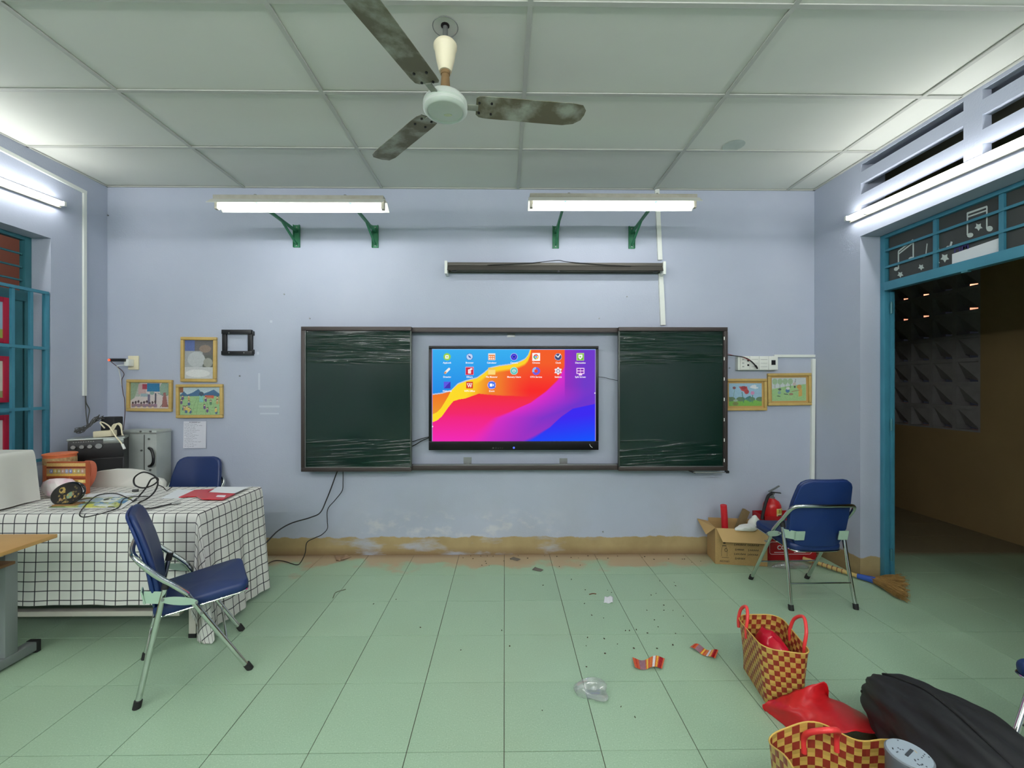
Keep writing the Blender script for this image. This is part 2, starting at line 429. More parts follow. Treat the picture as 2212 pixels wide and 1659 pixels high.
S(MB().box(XL - .2, XR + .2, WY, WY + .2, -.1, ZC + .12).build('wall_front', m_wall, smooth=0))
S(MB().box(XL - .2, XR + .2, BACK - .2, BACK, -.1, ZC + .12).build('wall_back', m_wall, smooth=0))
m_dark_pane = M('added_dark_glass', (18, 20, 24), .2)
bw = S(bpy.data.objects.new('added_dark_window', None)); COL.objects.link(bw)  # unseen dark panes added behind the viewer to cut reflections and frontal fill
for k in range(4):
    xa = -3.2 + k * 1.45
    MB().box(xa + .05, xa + 1.35, BACK, BACK + .02, .9, 2.55).build('pane', m_dark_pane, bw, 0)
    for a in ((xa, xa + .05, .85, 2.6), (xa + 1.35, xa + 1.4, .85, 2.6), (xa + .05, xa + 1.35, .85, .9), (xa + .05, xa + 1.35, 2.55, 2.6)): MB().box(a[0], a[1], BACK, BACK + .03, a[2], a[3]).build('window_frame', m_tealp, bw, 0)
DY0, DY1, DZ = 1.66, 3.262, 2.668           # doorway in the right wall
w = MB(); x0, x1 = XR, XR + .197
w.box(x0, x1, DY1, WY, -.1, ZC + .12); w.box(x0, x1, BACK, DY0, -.1, ZC + .12)
w.box(x0, x1, DY0, DY1, DZ, 2.825); w.box(x0, x1, DY0, DY1, 3.235, ZC + .12)
xv = x0 + .055
for za, zb in ((2.912, 2.992), (3.078, 3.166), (3.226, 3.235)): w.box(x0, xv, DY0, DY1, za, zb)
for ya, yb in ((2.42, 2.521), (DY0, 1.70), (DY1 - .006, DY1)):
    for za, zb in ((2.825, 2.912), (2.992, 3.078), (3.166, 3.226)): w.box(x0, xv, ya, yb, za, zb)
S(w.build('wall_right', m_wall, smooth=0))
WY0, WY1, WZ0, WZ1 = 1.3, 3.288, .9, 2.637  # window in the left wall
w = MB(); x0, x1 = XL - .19, XL
w.box(x0, x1, WY1, WY, -.1, ZC + .12); w.box(x0, x1, BACK, WY0, -.1, ZC + .12); w.box(x0, x1, WY0, WY1, WZ1, ZC + .12); w.box(x0, x1, WY0, WY1, -.1, WZ0)
S(w.build('wall_left', m_wall, smooth=0))

# ---- corridor beyond the door
m_ochre = M('ochre_corridor_paint', (156, 130, 88), .7, var=(2, .4), col2=(136, 112, 76), coords='pos')
m_conc = M('breeze_block_concrete', (150, 146, 144), .85, var=(9, .4), coords='pos')
LB, LS = 1.02, .25                           # breeze-block screen: bottom, block size
LY0, LY1 = 4.24, 4.24 + 5 * LS
w = MB()
w.box(XC, XC + .15, .6, LY0, -.1, 3.4).box(XC, XC + .15, LY1, 6.4, -.1, 3.4).box(XC, XC + .15, LY0, LY1, -.1, LB).box(XC, XC + .15, LY0, LY1, LB + 8 * LS, 3.4)
S(w.build('wall_corridor', m_ochre, smooth=0))
S(MB().box(XR + .19, XC + .15, 6.2, 6.35, -.1, 3.4).box(XR, XR + .197, WY + .2, 6.3, -.1, 3.4).build('wall_corridor_end', m_ochre, smooth=0))
S(MB().box(XR + .19, XC + .15, .5, .6, -.1, 3.4).build('wall_corridor_near', m_ochre, smooth=0))
S(MB().box(XR + .19, XC + .15, .5, 6.4, 3.36, 3.5).build('ceiling_corridor', M('corridor_ceiling', (120, 118, 108), .9), smooth=0))
scr = E_('breeze_block_screen', 'dark concrete breeze-block screen in the corridor wall beyond the door', 'screen wall')
blk = None
for i in range(5):
    for j in range(8):
        if blk is None:
            b = MB(); h = LS / 2; d = .15
            for (a0, a1, c0, c1) in ((-h, h, -h, -h + .02), (-h, h, h - .02, h), (-h, -h + .02, -h + .02, h - .02), (h - .02, h, -h + .02, h - .02)): b.box(0, d, a0, a1, c0, c1)
            b.rings([[(.02, -h + .02, h - .02), (.02, h - .02, h - .02), (.10, h - .02, -h + .065), (.02, -h + .02, -h + .03)],
                     [(.05, -h + .02, h - .02), (.05, h - .02, h - .02), (.13, h - .02, -h + .075), (.05, -h + .02, -h + .04)]])
            o = blk = b.build('block', m_conc, scr, 20)
        else: o = blk.copy(); COL.objects.link(o)
        o.location = (XC, LY0 + LS * (i + .5), LB + LS * (j + .5))
# street-lit tiled roof across the yard, seen through the gaps of the screen
m_terra = M('terracotta_render', (226, 150, 124), .8)
T(MB().box(9.0, 9.2, 7.7, 8.34, 2.72, 6).build('neighbour_wall', m_terra, smooth=0), 'lit salmon wall glimpsed through the breeze blocks, nearer the door post', 'wall')
T(MB().box(9.0, 9.2, 8.78, 9.7, 2.78, 6).build('neighbour_wall', m_terra, smooth=0), 'lit salmon wall glimpsed through the breeze blocks, farther along', 'wall')
yl = bpy.data.lights.new('yard_lamp', 'AREA'); yl.energy = 160; yl.size = .6; yl.color = (1, .78, .66)
yo = bpy.data.objects.new('yard_lamp', yl); COL.objects.link(yo); yo.location = (7.4, 8.5, 4.4); yo.rotation_euler = (0, math.radians(-70), 0)
T(yo, 'warm yard lamp outside the corridor', 'lamp')

# ---- door: teal steel frame, folded leaf, glazed transom with stickers
dr = S(bpy.data.objects.new('door_1', None)); COL.objects.link(dr)
DX = XR + .175
MB().box(DX - .02, DX + .02, DY1 - .042, DY1 - .002, 0, DZ - .002, .003).build('frame_post', m_tealp, dr)
MB().box(DX - .02, DX + .02, DY0 + .002, DY0 + .04, 0, DZ - .002, .003).build('frame_post', m_tealp, dr)
MB().box(DX - .022, DX + .022, DY0 + .04, DY1 - .042, DZ - .03, DZ - .002, .002).build('frame_head', m_tealp, dr)
MB().box(DX - .03, DX + .022, DY0 + .04, DY1 - .042, 2.232, 2.298, .003).build('transom_rail', m_tealp, dr)
ys = [DY1 - .042, 2.849, 2.4635, 2.07, DY0 + .04]; zs = [2.298, 2.414, 2.541, 2.638]
for y in ys[1:-1]: MB().box(DX - .012, DX + .012, y - .013, y + .013, 2.298, 2.638).build('glazing_bar', m_tealp, dr)
for z in zs[1:-1]: MB().box(DX - .018, DX - .004, ys[-1], ys[0], z - .008, z + .008).build('glazing_bar', m_tealp, dr)
m_pane = film_material('dusty_dark_glass', (120, 124, 120), .05, .3, .22, (132, 136, 134))
for ya, yb in zip(ys[1:], ys):
    MB().box(DX + .004, DX + .008, ya + .013, yb - .013, 2.298, 2.638).build('pane', m_pane, dr, 0)
m_stick = M('white_sticker', (190, 198, 194), .6)
def onT(u, v): p = AX(u, v, DX + .0035); return p
def sticker(polys, name='sticker'):
    b = MB()
    for k, poly in enumerate(polys):
        pts = [onT(*q) for q in poly]
        b.rings([[p - Vector((.0008 + .0002 * k, 0, 0)) for p in pts], [p - Vector((.0003, 0, 0)) for p in pts]])
    return b.build(name, m_stick, dr, 0)
def ov(u, v, a, bb, rot=0, n=12): return [(u + a * math.cos(t) * math.cos(rot) - bb * math.sin(t) * math.sin(rot), v + a * math.cos(t) * math.sin(rot) + bb * math.sin(t) * math.cos(rot)) for t in [k * 2 * math.pi / n for k in range(n)]]
def seg(p, q, w):
    dx, dy = q[0] - p[0], q[1] - p[1]; L = math.hypot(dx, dy); nx, ny = -dy / L * w / 2, dx / L * w / 2
    return [(p[0] + nx, p[1] + ny), (q[0] + nx, q[1] + ny), (q[0] - nx, q[1] - ny), (p[0] - nx, p[1] - ny)]
def star(u, v, r, n=5): return [(u + (r if k % 2 == 0 else r * .55) * math.cos(k * math.pi / n + .3), v + (r if k % 2 == 0 else r * .55) * math.sin(k * math.pi / n + .3)) for k in range(2 * n)]
lab(sticker([ov(1936, 581, 5, 4, -.5), seg((1941, 581), (1941, 543), 2.6), ov(1968, 559, 6, 4, -.5), seg((1973, 559), (1973, 518), 2.6), seg((1941, 543), (1973, 518), 3), seg((1941, 549), (1973, 524), 2.5)]), 'white beamed music note sticker')
lab(sticker([ov(1996, 553, 4.5, 3.4, -.5), seg((2000, 552), (2003, 526), 2.2)]), 'white single music note sticker')
lab(sticker([ov(2024, 537, 5, 4, .3), seg((2020, 536), (2020, 492), 2.2)]), 'white tall music note sticker')
lab(sticker([ov(2096, 508, 7, 5, -.3), seg((2090, 508), (2090, 460), 3), ov(2138, 494, 7, 6, -.3), seg((2132, 494), (2132, 446), 3), seg((2090, 461), (2133, 446), 4), seg((2090, 469), (2133, 454), 3)]), 'large white beamed music note sticker')
lab(sticker([ov(2048, 534, 4, 3, -.4), seg((2053, 533), (2056, 522), 4)]), 'small white note sticker')
for u, v, r in ((1945, 593, 7), (1990, 577, 7), (2041, 557, 10), (2114, 490, 9), (2165, 491, 7), (2025, 566, 6)): lab(sticker([star(u, v, r)]), 'white star flower sticker')
pp = MB(); q = [onT(*k) for k in ((2057, 576), (2057, 549), (2168, 511), (2168, 543))]
pp.rings([[p - Vector((.0014, 0, 0)) for p in q], [p - Vector((.0004, 0, 0)) for p in q]]); lab(pp.build('paper_notice', m_paper, dr, 0), 'white paper sheet on the glass')
ax = (Vector((0, -1, 0)), Vector((0, 0, 1)))
text('lettering', 'HM', .062, onT(2077, 535) - Vector((.0015, 0, 0)), M('purple_ink', (58, 50, 110), .6), dr, ax, bold=.002)
lf = MB().box(DX + .022, DX + .05, DY1 - .052, DY1 - .012, .01, 2.228, .002).build('door_leaf', m_tealp, dr)
lf2 = MB().box(DX + .03, DX + .06, DY1 - .01, DY1 + .72, .02, 2.22, .002).build('door_leaf', m_teald, dr)
for z in (.2, 1.2, 2.1): MB().cyl((DX + .021, DY1 - .054, z - .045), (DX + .021, DY1 - .054, z + .045), .009, n=10).build('hinge', m_teald, dr)

MB().box(DX - .03, DX - .005, AX(2086, 585, DX).y, AX(2100, 585, DX).y, 2.222, 2.232).build('latch', m_teald, dr)

# ---- left window: teal frame and shutters in the reveal, security grille flush with the wall
wn = S(bpy.data.objects.new('window_1', None)); COL.objects.link(wn)
FX = XL - .165
for a in ((FX - .025, FX + .02, WY1 - .045, WY1 - .001, WZ0, WZ1), (FX - .025, FX + .02, WY0, WY0 + .045, WZ0, WZ1), (FX - .025, FX + .02, WY0 + .045, WY1 - .045, WZ1 - .03, WZ1 - .001), (FX - .03, FX + .03, WY0 + .045, WY1 - .045, 2.14, 2.215), (FX - .025, FX + .02, WY0 + .045, WY1 - .045, WZ0, WZ0 + .05)):
    MB().box(*a, .003).build('window_frame', m_teald, wn)
for z in (2.30, 2.40, 2.50): MB().cyl((FX, WY0 + .05, z), (FX, WY1 - .05, z), .008, n=8).build('transom_bar', m_teald, wn)
ym = WY1 - .05
for k in range(3):
    ya, yb = ym - .52 * (k + 1), ym - .52 * k - .012
    for a in ((ya, ya + .06), (yb - .06, yb)): MB().box(FX - .012, FX + .022, a[0], a[1], WZ0 + .055, 2.138, .002).build('shutter_stile', m_teald, wn)
    MB().box(FX - .005, FX + .01, ya + .06, yb - .06, WZ0 + .055, 2.138).build('shutter_panel', m_tealp, wn)
GX = XL - .012
gr = E_('security_grille', 'teal painted steel security grille across the left window', 'grille')
GY = [WY1 - .012, AX(67, 700, GX).y, AX(27, 700, GX).y] + [AX(27, 700, GX).y - .26 * k for k in range(1, 7)]
GZ = [2.21, 1.785, 1.33, .94]
MB().box(GX - .02, GX + .008, GY[0] - .022, GY[0] + .008, .94, 2.215, .002).build('upright', m_tealp, gr)
for y in GY[1:]: MB().box(GX - .012, GX + .006, y - .010, y + .010, .94, 2.21).build('upright', m_tealp, gr)
for z in GZ: MB().box(GX - .006, GX + .012, GY[-1], GY[0], z - .011, z + .011).build('rail', m_tealp, gr)
# pictures hung on the grille in red frames
def mini_pic(k):
    c = Cv(30, 34, ((150, 190, 210), (205, 208, 196), (214, 216, 212))[k])
    if k == 0: c.rect(0, 0, 1, .25, (150, 176, 80)).ell(.4, .35, .2, .18, (60, 90, 120))
    if k == 1: c.ell(.5, .5, .3, .25, (170, 160, 120)).rect(0, 0, 1, .2, (140, 150, 100))
    return c
for k, (v0, v1, txt) in enumerate(((644, 742, 'red framed picture of sky and grass, topmost on the left shutter'), (770, 869, 'red framed picture with pale background, middle of the left shutter'), (896, 990, 'red framed picture at the bottom of the left shutter'))):
    PX = FX + .045
    a = AX(21, v0, PX); b_ = AX(18, v1, PX); yh, yl_ = a.y, a.y - .40; z1, z0 = a.z, b_.z
    f = E_('red_framed_picture', txt, 'picture', group='red framed pictures on the shutter')
    m_rf = M('red_picture_frame', (178, 26, 60), .45)
    for aa in ((yh - .035, yh, z0, z1), (yl_, yl_ + .035, z0, z1), (yl_ + .035, yh - .035, z1 - .035, z1), (yl_ + .035, yh - .035, z0, z0 + .035)): MB().box(PX - .022, PX, aa[0], aa[1], aa[2], aa[3], .002).build('frame_side', m_rf, f)
    mini_pic(k).obj('picture_sheet', (PX - .010, yh - .03, z0 + .03), (0, -(yh - yl_ - .06), 0), (0, 0, z1 - z0 - .06), m_print, f)
S(MB().box(-7.2, -7.0, -2, 9, -1, 6).build('wall_outside', M('brick_red_render', (178, 124, 108), .8), smooth=0))
ol = bpy.data.lights.new('outer_wall_fill', 'AREA'); ol.energy = 22; ol.size = .5; ol.color = (1, .86, .78)  # unseen lamp added to brighten the wall outside the window
oo = bpy.data.objects.new('outer_wall_fill', ol); COL.objects.link(oo); oo.location = (-5.0, 4.4, 4.2); oo.rotation_euler = (0, math.radians(60), 0)
T(oo, 'added warm lamp lighting the wall outside the left window', 'lamp')

# ================================================================== LIGHTS
def batten(name, label, a, b, wallx, sgn, mt=None):
    """wall-mounted fluorescent batten between points a and b; the wall lies at wallx"""
    r = E_(name, label, 'light', group='wall tube lights'); a, b = Vector(a), Vector(b); d = (b - a).normalized()
    ext = d * .02; o = Vector((sgn * .035, 0, 0))
    bb = MB(); q = [Vector((wallx + sgn * t, 0, z)) for t, z in ((.002, -.03), (.02, -.03), (.026, -.018), (.026, .018), (.02, .03), (.002, .03))]
    bb.rings([[Vector((p.x, e.y, e.z + p.z)) for p in q] for e in (a - ext, b + ext)]).build('housing', m_hous, r)
    MB().cyl(a, b, .0135, n=14).build('tube', mt or m_tube, r)
    for e, s_ in ((a, -1), (b, 1)):
        MB().obox((wallx + sgn * .035, e.y + s_ * .012 * (d.y / abs(d.y)), e.z), (.03, .010, .018), bev=.004).build('lamp_holder', m_white, r)
    MB().cyl((wallx + sgn * .028, a.y + d.y * .14, a.z - .02), (wallx + sgn * .052, a.y + d.y * .14, a.z - .02), .010, n=10).build('starter', m_white, r)
    return r
batten('tube_light', 'glowing white tube light on the right wall above the doorway', (XR - .052, 3.318, 2.833), (XR - .052, 2.13, 2.80), XR, -1)
batten('tube_light', 'glowing white tube light on the left wall above the window', (XL + .052, 3.322, 2.922), (XL + .052, 2.12, 2.882), XL, 1)
for y in (.4, -1.9):
    batten('tube_light', 'tube light on the right wall behind the viewer, ' + ('nearer' if y > 0 else 'farther'), (XR - .052, y, 2.82), (XR - .052, y - 1.2, 2.82), XR, -1, m_tube_rear)
    batten('tube_light', 'tube light on the left wall behind the viewer, ' + ('nearer' if y > 0 else 'farther'), (XL + .052, y, 2.9), (XL + .052, y - 1.2, 2.9), XL, 1, m_tube_rear)

for x in (-2.2, -.35, 1.5):  # unseen hanging tubes added to light the front of the room evenly
    for y in (-.35, -1.75, -3.15):
        r = E_('fill_pendant', 'added unseen tube light hanging behind the viewer, ' + {-.35: 'nearest', -1.75: 'middle', -3.15: 'rearmost'}[y] + ' row, ' + ('left' if x < -1 else 'centre' if x < 0 else 'right'), 'light', group='added tube lights behind the viewer')
        MB().box(x - .62, x + .62, y - .025, y + .025, 2.86, 2.89, .004).build('housing', m_hous, r)
        MB().cyl((x - .6, y, 2.835), (x + .6, y, 2.835),   .0135, n=14).build('tube', m_tube_rear, r)
        for k in (-.61, .61): MB().box(x + k - .01, x + k + .01, y - .015, y + .015, 2.815, 2.862, .003).build('lamp_holder', m_white, r)
        for k in (-.4, .4): MB().cyl((x + k, y, 2.89), (x + k, y, ZC), .005, n=8).build('hanger_rod', m_steel, r)
def board_light(label, xa, xb, z, brx, dz):
    r = E_('board_light', label, 'light', group='bracketed board lights'); Y = 3.11
    MB().box(xa + .01, xb - .012, Y - .03, Y + .032, z + .052, z + .086, .004).build('housing', m_hous, r)
    prof = [(-.088, .004), (-.034, .050), (.034, .050), (.092, .004)]
    b = MB(); a0 = [Vector((0, Y + p, z + q)) for p, q in prof]; a1 = [Vector((0, Y + p, z + q + .003)) for p, q in prof[::-1]]
    ring = a0 + a1; b.rings([[Vector((xa, p.y, p.z)) for p in ring], [Vector((xb, p.y, p.z + dz)) for p in ring]]); b.build('reflector', m_refl, r, 20)
    MB().cyl((xa + .035, Y, z + .004), (xb - .035, Y, z + .004 + dz), .0135, n=14).build('tube', m_tube, r)
    for x, q in ((xa + .022, 0), (xb - .022, dz)):
        MB().box(x - .011, x + .011, Y - .016, Y + .016, z - .012 + q, z + .052 + q, .003).build('lamp_holder', m_hous, r)
    for x in brx:
        k = MB(); k.box(x - .028, x + .028, WY - .006, WY, 2.722, 2.92).box(x - .028, x - .024, WY - .022, WY - .006, 2.722, 2.92).box(x + .024, x + .028, WY - .022, WY - .006, 2.722, 2.92)
        k = k.build('bracket', m_grn, r)
        MB().bar((x, WY - .01, 2.862), (x, Y + .02, z + .06), .016, .022).build('bracket_arm', m_grn, k)
        MB().bar((x, WY - .012, 2.75), (x, WY - .27, 2.868), .014, .018).build('bracket_strut', m_grn, k)
        for zz in (2.74, 2.90): MB().cyl((x, WY - .01, zz), (x, WY - .004, zz), .006, n=8).build('bolt', m_steel, k)
    for x in (xa + .3, xb - .3): MB().cyl((x, Y, z + .086), (x, Y, z + .1), .01, n=8).build('bolt', m_steel, r)
board_light('lit fluorescent board light on green brackets, left of the two', -2.128, -.872, 2.803, (-1.836, -1.145), .004)
board_light('lit fluorescent board light on green brackets, right of the two', .176, 1.43, 2.826, (.454, 1.133), .004)

# unlit long lamp above the screen
r = E_('unlit_lamp', 'long dark unlit lamp fixture on the wall above the screen', 'lamp')
ya = 3.655
MB().box(-.50, 1.385, 3.66, 3.74, 2.545, 2.572, .003).build('housing', M('dark_lamp_metal', (84, 80, 74), .5, .3), r)
MB().rings([[(x, y, z) for y, z in ((3.645, 2.502), (3.665, 2.545), (3.72, 2.545), (3.735, 2.50), (3.73, 2.497), (3.717, 2.540), (3.668, 2.540), (3.65, 2.499))] for x in (-.50, 1.385)]).build('reflector', M('dark_reflector', (66, 62, 58), .45), r, 20)
MB().cyl((-.47, 3.69, 2.512), (1.355, 3.69, 2.512), .013, n=12).build('tube', M('dead_tube', (92, 88, 84), .3), r)
for x in (-.507, 1.392): MB().box(x - .012, x + .012, 3.645, 3.75, 2.47, 2.582, .004).build('end_bracket', m_pvc, r)
for x in (-.44, 1.33): MB().box(x - .02, x + .02, 3.67, 3.71, 2.50, 2.545, .003).build('lamp_holder', m_black, r)
MB().tube(CR([(-.15, 3.652, 2.545), (.2, 3.65, 2.562), (.4, 3.66, 2.585), (.48, 3.66, 2.59), (.56, 3.655, 2.575), (.9, 3.65, 2.548), (1.1, 3.652, 2.54)], 6), .003, 6).build('wire', m_cable, r)
MB().cyl((.47, 3.66, 2.49), (.47, 3.66, 2.502), .012, n=8).build('starter', m_black, r)

# ================================================================== BOARD AND SCREEN
bd = E_('sliding_blackboard', 'wide dark green sliding blackboard still in wrinkled clear film', 'blackboard')
X0, X1, Z0, Z1 = -1.733, 1.921, .768, 2.004; XA, XB = -.797, .980; YF = 3.615
for z0, z1 in ((Z1 - .040, Z1), (Z0, Z0 + .040)):
    MB().box(X0, X1, YF + .03, 3.742, z0, z1, .004).build('rail', m_brown, bd)
MB().box(XA, XB, YF + .045, 3.70, Z0 + .040, Z0 + .046).build('rail_track', m_steel, bd)
rs = random.Random(3)
def wr(seed):
    rr = random.Random(seed); L = []
    for k in range(120):
        top = rr.random() < .70
        zc = 1 - rr.random() ** 1.15 * .235 if top else rr.random() * .20
        L.append((rr.random(), zc, rr.uniform(.05, .22), rr.uniform(.0045, .009), rr.uniform(.3, 1.1) if top else rr.uniform(.2, .6), rr.uniform(-.035, .035) + (0 if top else .05)))
    for k in range(22): L.append((rr.random(), rr.uniform(.2, .78), rr.uniform(.02, .05), .005, rr.uniform(.25, .6), rr.uniform(-.12, .12)))
    return L
def panel(xa, xb, side, seed):
    p = MB().box(xa + .006, xb - .006, YF + .008, YF + .03, Z0 + .012, Z1 - .012).build('board_panel', m_green, bd, 0)
    for a in ((xa, xb, Z1 - .034, Z1), (xa, xb, Z0, Z0 + .034)): MB().box(a[0], a[1], YF - .012, YF + .032, a[2], a[3], .004).build('frame_bar', m_brown, p)
    xs = (xa, xa + .030) if side < 0 else (xb - .030, xb)
    MB().box(xs[0], xs[1], YF - .012, YF + .1, Z0 + .034, Z1 - .034, .003).build('frame_bar', m_brown, p)
    xi = (xb - .012, xb) if side < 0 else (xa, xa + .012)
    MB().box(xi[0], xi[1], YF - .002, YF + .03, Z0 + .034, Z1 - .034, .002).build('frame_bar', M('board_edge_strip', (70, 76, 72), .4, .5), p)
    fa, fb = (xs[1] if side < 0 else xi[1]), (xi[0] if side < 0 else xs[0])
    MB().box(fa, fb, YF - .004, YF + .006, Z0 + .034, Z0 + .039).build('bright_strip', m_steel, p)
    xq = fa if side < 0 else fb - .005
    MB().box(xq, xq + .005, YF - .004, YF + .006, Z0 + .039, Z1 - .034).build('bright_strip', m_steel if side < 0 else m_brown, p)
    W = wr(seed); za, zb = Z0 + .036, Z1 - .036
    def f(s, t):
        h = .0015 * math.sin(9 * s + 5 * t)
        for x, z, lx, lz, am, sl in W:
            dz = (t - z - sl * (s - x)) / lz
            if abs(dz) < 1:
                dx = (s - x) / lx; h += am * lz * 1.16 * (1 - abs(dz)) * math.exp(-dx * dx)
        return (fa + (fb - fa) * s, YF + .005 - h, za + (zb - za) * t)
    def zt(t): return t * .21 / .36 if t < .36 else (.21 + (t - .36) * (.53 / .06) if t < .42 else .74 + (t - .42) * (.26 / .58))
    MB().grid(lambda s, t: f(s, zt(t)), 46, 330).build('wrapping_film', m_film, p, 180)
panel(X0, XA, -1, 11); panel(XB, X1, 1, 37)
for k in range(7):
    z = Z0 + .09 + k * .175; MB().box(X1 - .034, X1 - .028, YF - .014, YF - .008, z - .014, z + .014).build('tape_fleck', m_white, bd)
h0, h1 = 1.60, 1.928
MB().tube([(h0, YF + .02, .765), (h0 + .03, YF, .752), (h1, YF, .752)], .004, 6).build('chalk_rail', m_steel, bd)
MB().obox((h0 + .02, YF + .01, .757), (.028, .012, .007), ry=.35, bev=.003).build('rail_end', m_black, bd)
MB().box(h1 - .02, h1 + .006, YF - .012, YF + .02, .746, .768, .003).build('rail_end', m_black, bd)
for u, v, up in ((1104, 721, 1), (1010, 995, 0), (1217, 997, 0)):
    p = AY(u, v, WY); z = p.z
    b = MB().box(p.x - .035, p.x + .035, WY - .004, WY, z - .03, z + .03)
    b.box(p.x - .012, p.x + .018, WY - .05, WY - .004, (z + .005, z - .035)[1 - up], (z + .04, z - .02)[1 - up])
    b.build('wall_clip', m_steel, bd)

tv = E_('interactive_display', 'large black framed interactive display showing a colourful home screen', 'display')
tx0, tx1, tz0, tz1 = -.654, .814, .944, 1.844; sx0, sx1, sz0, sz1 = -.627, .790, 1.020, 1.817
MB().box(tx0 + .01, tx1 - .01, 3.655, 3.72, tz0 + .02, tz1 - .01, .01).build('back_shell', m_black, tv)
MB().box(-.3, .46, 3.71, 3.75, 1.2, 1.6).build('wall_mount', m_steel, tv)
m_bez = M('glossy_black_bezel', (11, 10, 12), .3, spec=.25)
for a in ((tx0, tx1, sz1, tz1), (tx0, tx1, tz0, sz0), (tx0, sx0, sz0, sz1), (sx1, tx1, sz0, sz1)): MB().box(a[0], a[1], 3.635, 3.662, a[2], a[3], .004).build('bezel', m_bez, tv)
def wallpaper(w=440, h=248):
    c = Cv(w, h, (0, 0, 0)); X, Y = c.X, c.Y
    ip = lambda xs, ys: np.interp(X, xs, ys)
    def lerp(a, b, t): t = np.clip(t, 0, 1)[..., None]; return np.array(a, float) * (1 - t) + np.array(b, float) * t
    blueb = ip([0, .06, .117, .158, .21, .274, .315, .352, .41, .478, .53, .566, .585, .6, .61], [.508, .522, .551, .624, .66, .689, .74, .797, .82, .836, .862, .892, .93, 1.0, 1.1])
    yl = ip([0, .03, .06, .1, .13, .165, .2, .285, .34, .42, .5, .6], [.205, .225, .27, .37, .435, .455, .463, .516, .505, .494, .49, .48])
    lobe = ip([0, .03, .055, .08, .1, .117], [.29, .315, .36, .43, .49, .551])
    rb = np.interp(Y, [0, .25, .32, .417, .54, .66, .81, 1], [.2, .36, .468, .595, .69, .76, .803, .808])
    bb = ip([.5, .546, .63, .72, .79, .86, 1], [-.06, 0, .07, .158, .27, .357, .41])
    base = lerp((243, 52, 52), (242, 40, 120), (.55 - Y) / .3); low = lerp((0, 0, 0), (1, 1, 1), (.3 - Y) / .3)
    base = base * (1 - low) + np.array((240, 44, 182)) * low
    hot = lerp((240, 128, 48), (246, 44, 44), (X - .38) / .28 + (.75 - Y) * .5)     # orange to red upper part
    above = np.clip((Y - yl) / .012, 0, 1)[..., None] * np.clip((.62 - X) / .2, 0, 1)[..., None]
    base = np.where(Y[..., None] > .49, hot * above + base * (1 - above), base)
    upr = np.clip((Y - .45) / .1, 0, 1)[..., None] * np.clip((X - .42) / .15, 0, 1)[..., None]; base = base * (1 - upr) + lerp((243, 95, 45), (247, 45, 45), (.85 - Y) / .3) * upr
    d = X - rb; mag = lerp((222, 48, 200), (110, 55, 205), d / .30 + (.75 - Y) * -.1); pk = lerp((1, 1, 1), (0, 0, 0), (Y - .05) / .35)
    mag = mag * (1 - pk * .35) + np.array((240, 44, 176)) * pk * .35
    soft = np.clip(d / (.012 + .35 * np.clip(.36 - Y, 0, 1)), 0, 1)[..., None]; base = base * (1 - soft) + mag * soft
    pur = np.clip((X - .808) / .006, 0, 1)[..., None] * np.clip((Y - .40) / .2, 0, 1)[..., None]
    base = base * (1 - pur) + lerp((150, 48, 190), (112, 60, 200), (X - .81) / .12) * pur
    bl = np.clip((bb - Y) / (.008 + .25 * np.clip(.75 - X, 0, 1)), 0, 1)[..., None]; base = base * (1 - bl) + lerp((62, 44, 240), (24, 84, 250), (.25 - Y) / .3 + (X - .8)) * bl
    yel = (Y > yl) & (Y < blueb); yc = lerp((252, 218, 44), (240, 130, 46), (X - .22) / .16 + np.clip((blueb - Y) - .1, 0, 1) * 1.2)
    edge = np.clip(1 - (blueb - Y) / .055, 0, 1)[..., None]; yc = yc * (1 - edge) + np.array((253, 222, 46)) * edge
    wy = np.clip((.60 - X) / .34, 0, 1)[..., None]; bas2 = np.where(yel[..., None], base * (1 - wy) + yc * wy, base)
    sw = (np.clip(1 - (blueb - Y) / .075, 0, 1) * (Y < blueb) * np.clip((X - .2) / .1, 0, 1))[..., None]; sw = np.clip(sw * 2.5, 0, 1); bas2 = bas2 * (1 - sw) + np.array((252, 212, 46)) * sw
    lb = (X < .118) & (Y < blueb) & (Y > lobe); bas2[lb] = lerp((240, 120, 40), (236, 150, 50), (.5 - Y) / .2)[lb]
    m = Y >= blueb; bas2[m] = lerp((60, 176, 240), (38, 138, 230), (1 - Y) / .5)[m]
    ln = np.abs(Y - blueb) < .006; bas2[ln] = (186, 200, 224)
    c.a = np.clip(bas2, 0, 255)
    for k, (x0, x1) in enumerate(((0, .0025), (.9975, 1))): c.rect(x0, 0, x1, 1, (170, 150, 220))
    c.rect(0, .995, 1, 1, (140, 190, 240))
    xs = (.092, .229, .364, .5, .635, .770, .906); R = .021; A = c.asp; e = lambda x, y, r, col: c.ell(x, y, r, r * A, col)
    def sq(x, y, r, col): c.rect(x - r, y - r * A, x + r, y + r * A, col)
    y = .916
    e(xs[0], y, .023, (120, 200, 120)); e(xs[0], y, .018, (170, 210, 60)); sq(xs[0], y, .010, (245, 250, 240)); e(xs[0], y, .004, (90, 150, 60))
    e(xs[1], y, R, (70, 110, 190)); e(xs[1], y, .0185, (190, 214, 246)); c.poly([(xs[1] - .011, y + .02), (xs[1] + .004, y + .006), (xs[1] + .011, y - .02), (xs[1] - .004, y - .006)], (60, 90, 170))
    sq(xs[2], y, .021, (238, 232, 226)); c.rect(xs[2] - .019, y - .033, xs[2] + .019, y + .022, (236, 130, 50))
    for i in (-1, 0, 1):
        for j in (-1, 0): c.rect(xs[2] + i * .012 - .004, y + j * .022 - .004, xs[2] + i * .012 + .004, y + j * .022 + .009, (250, 240, 230))
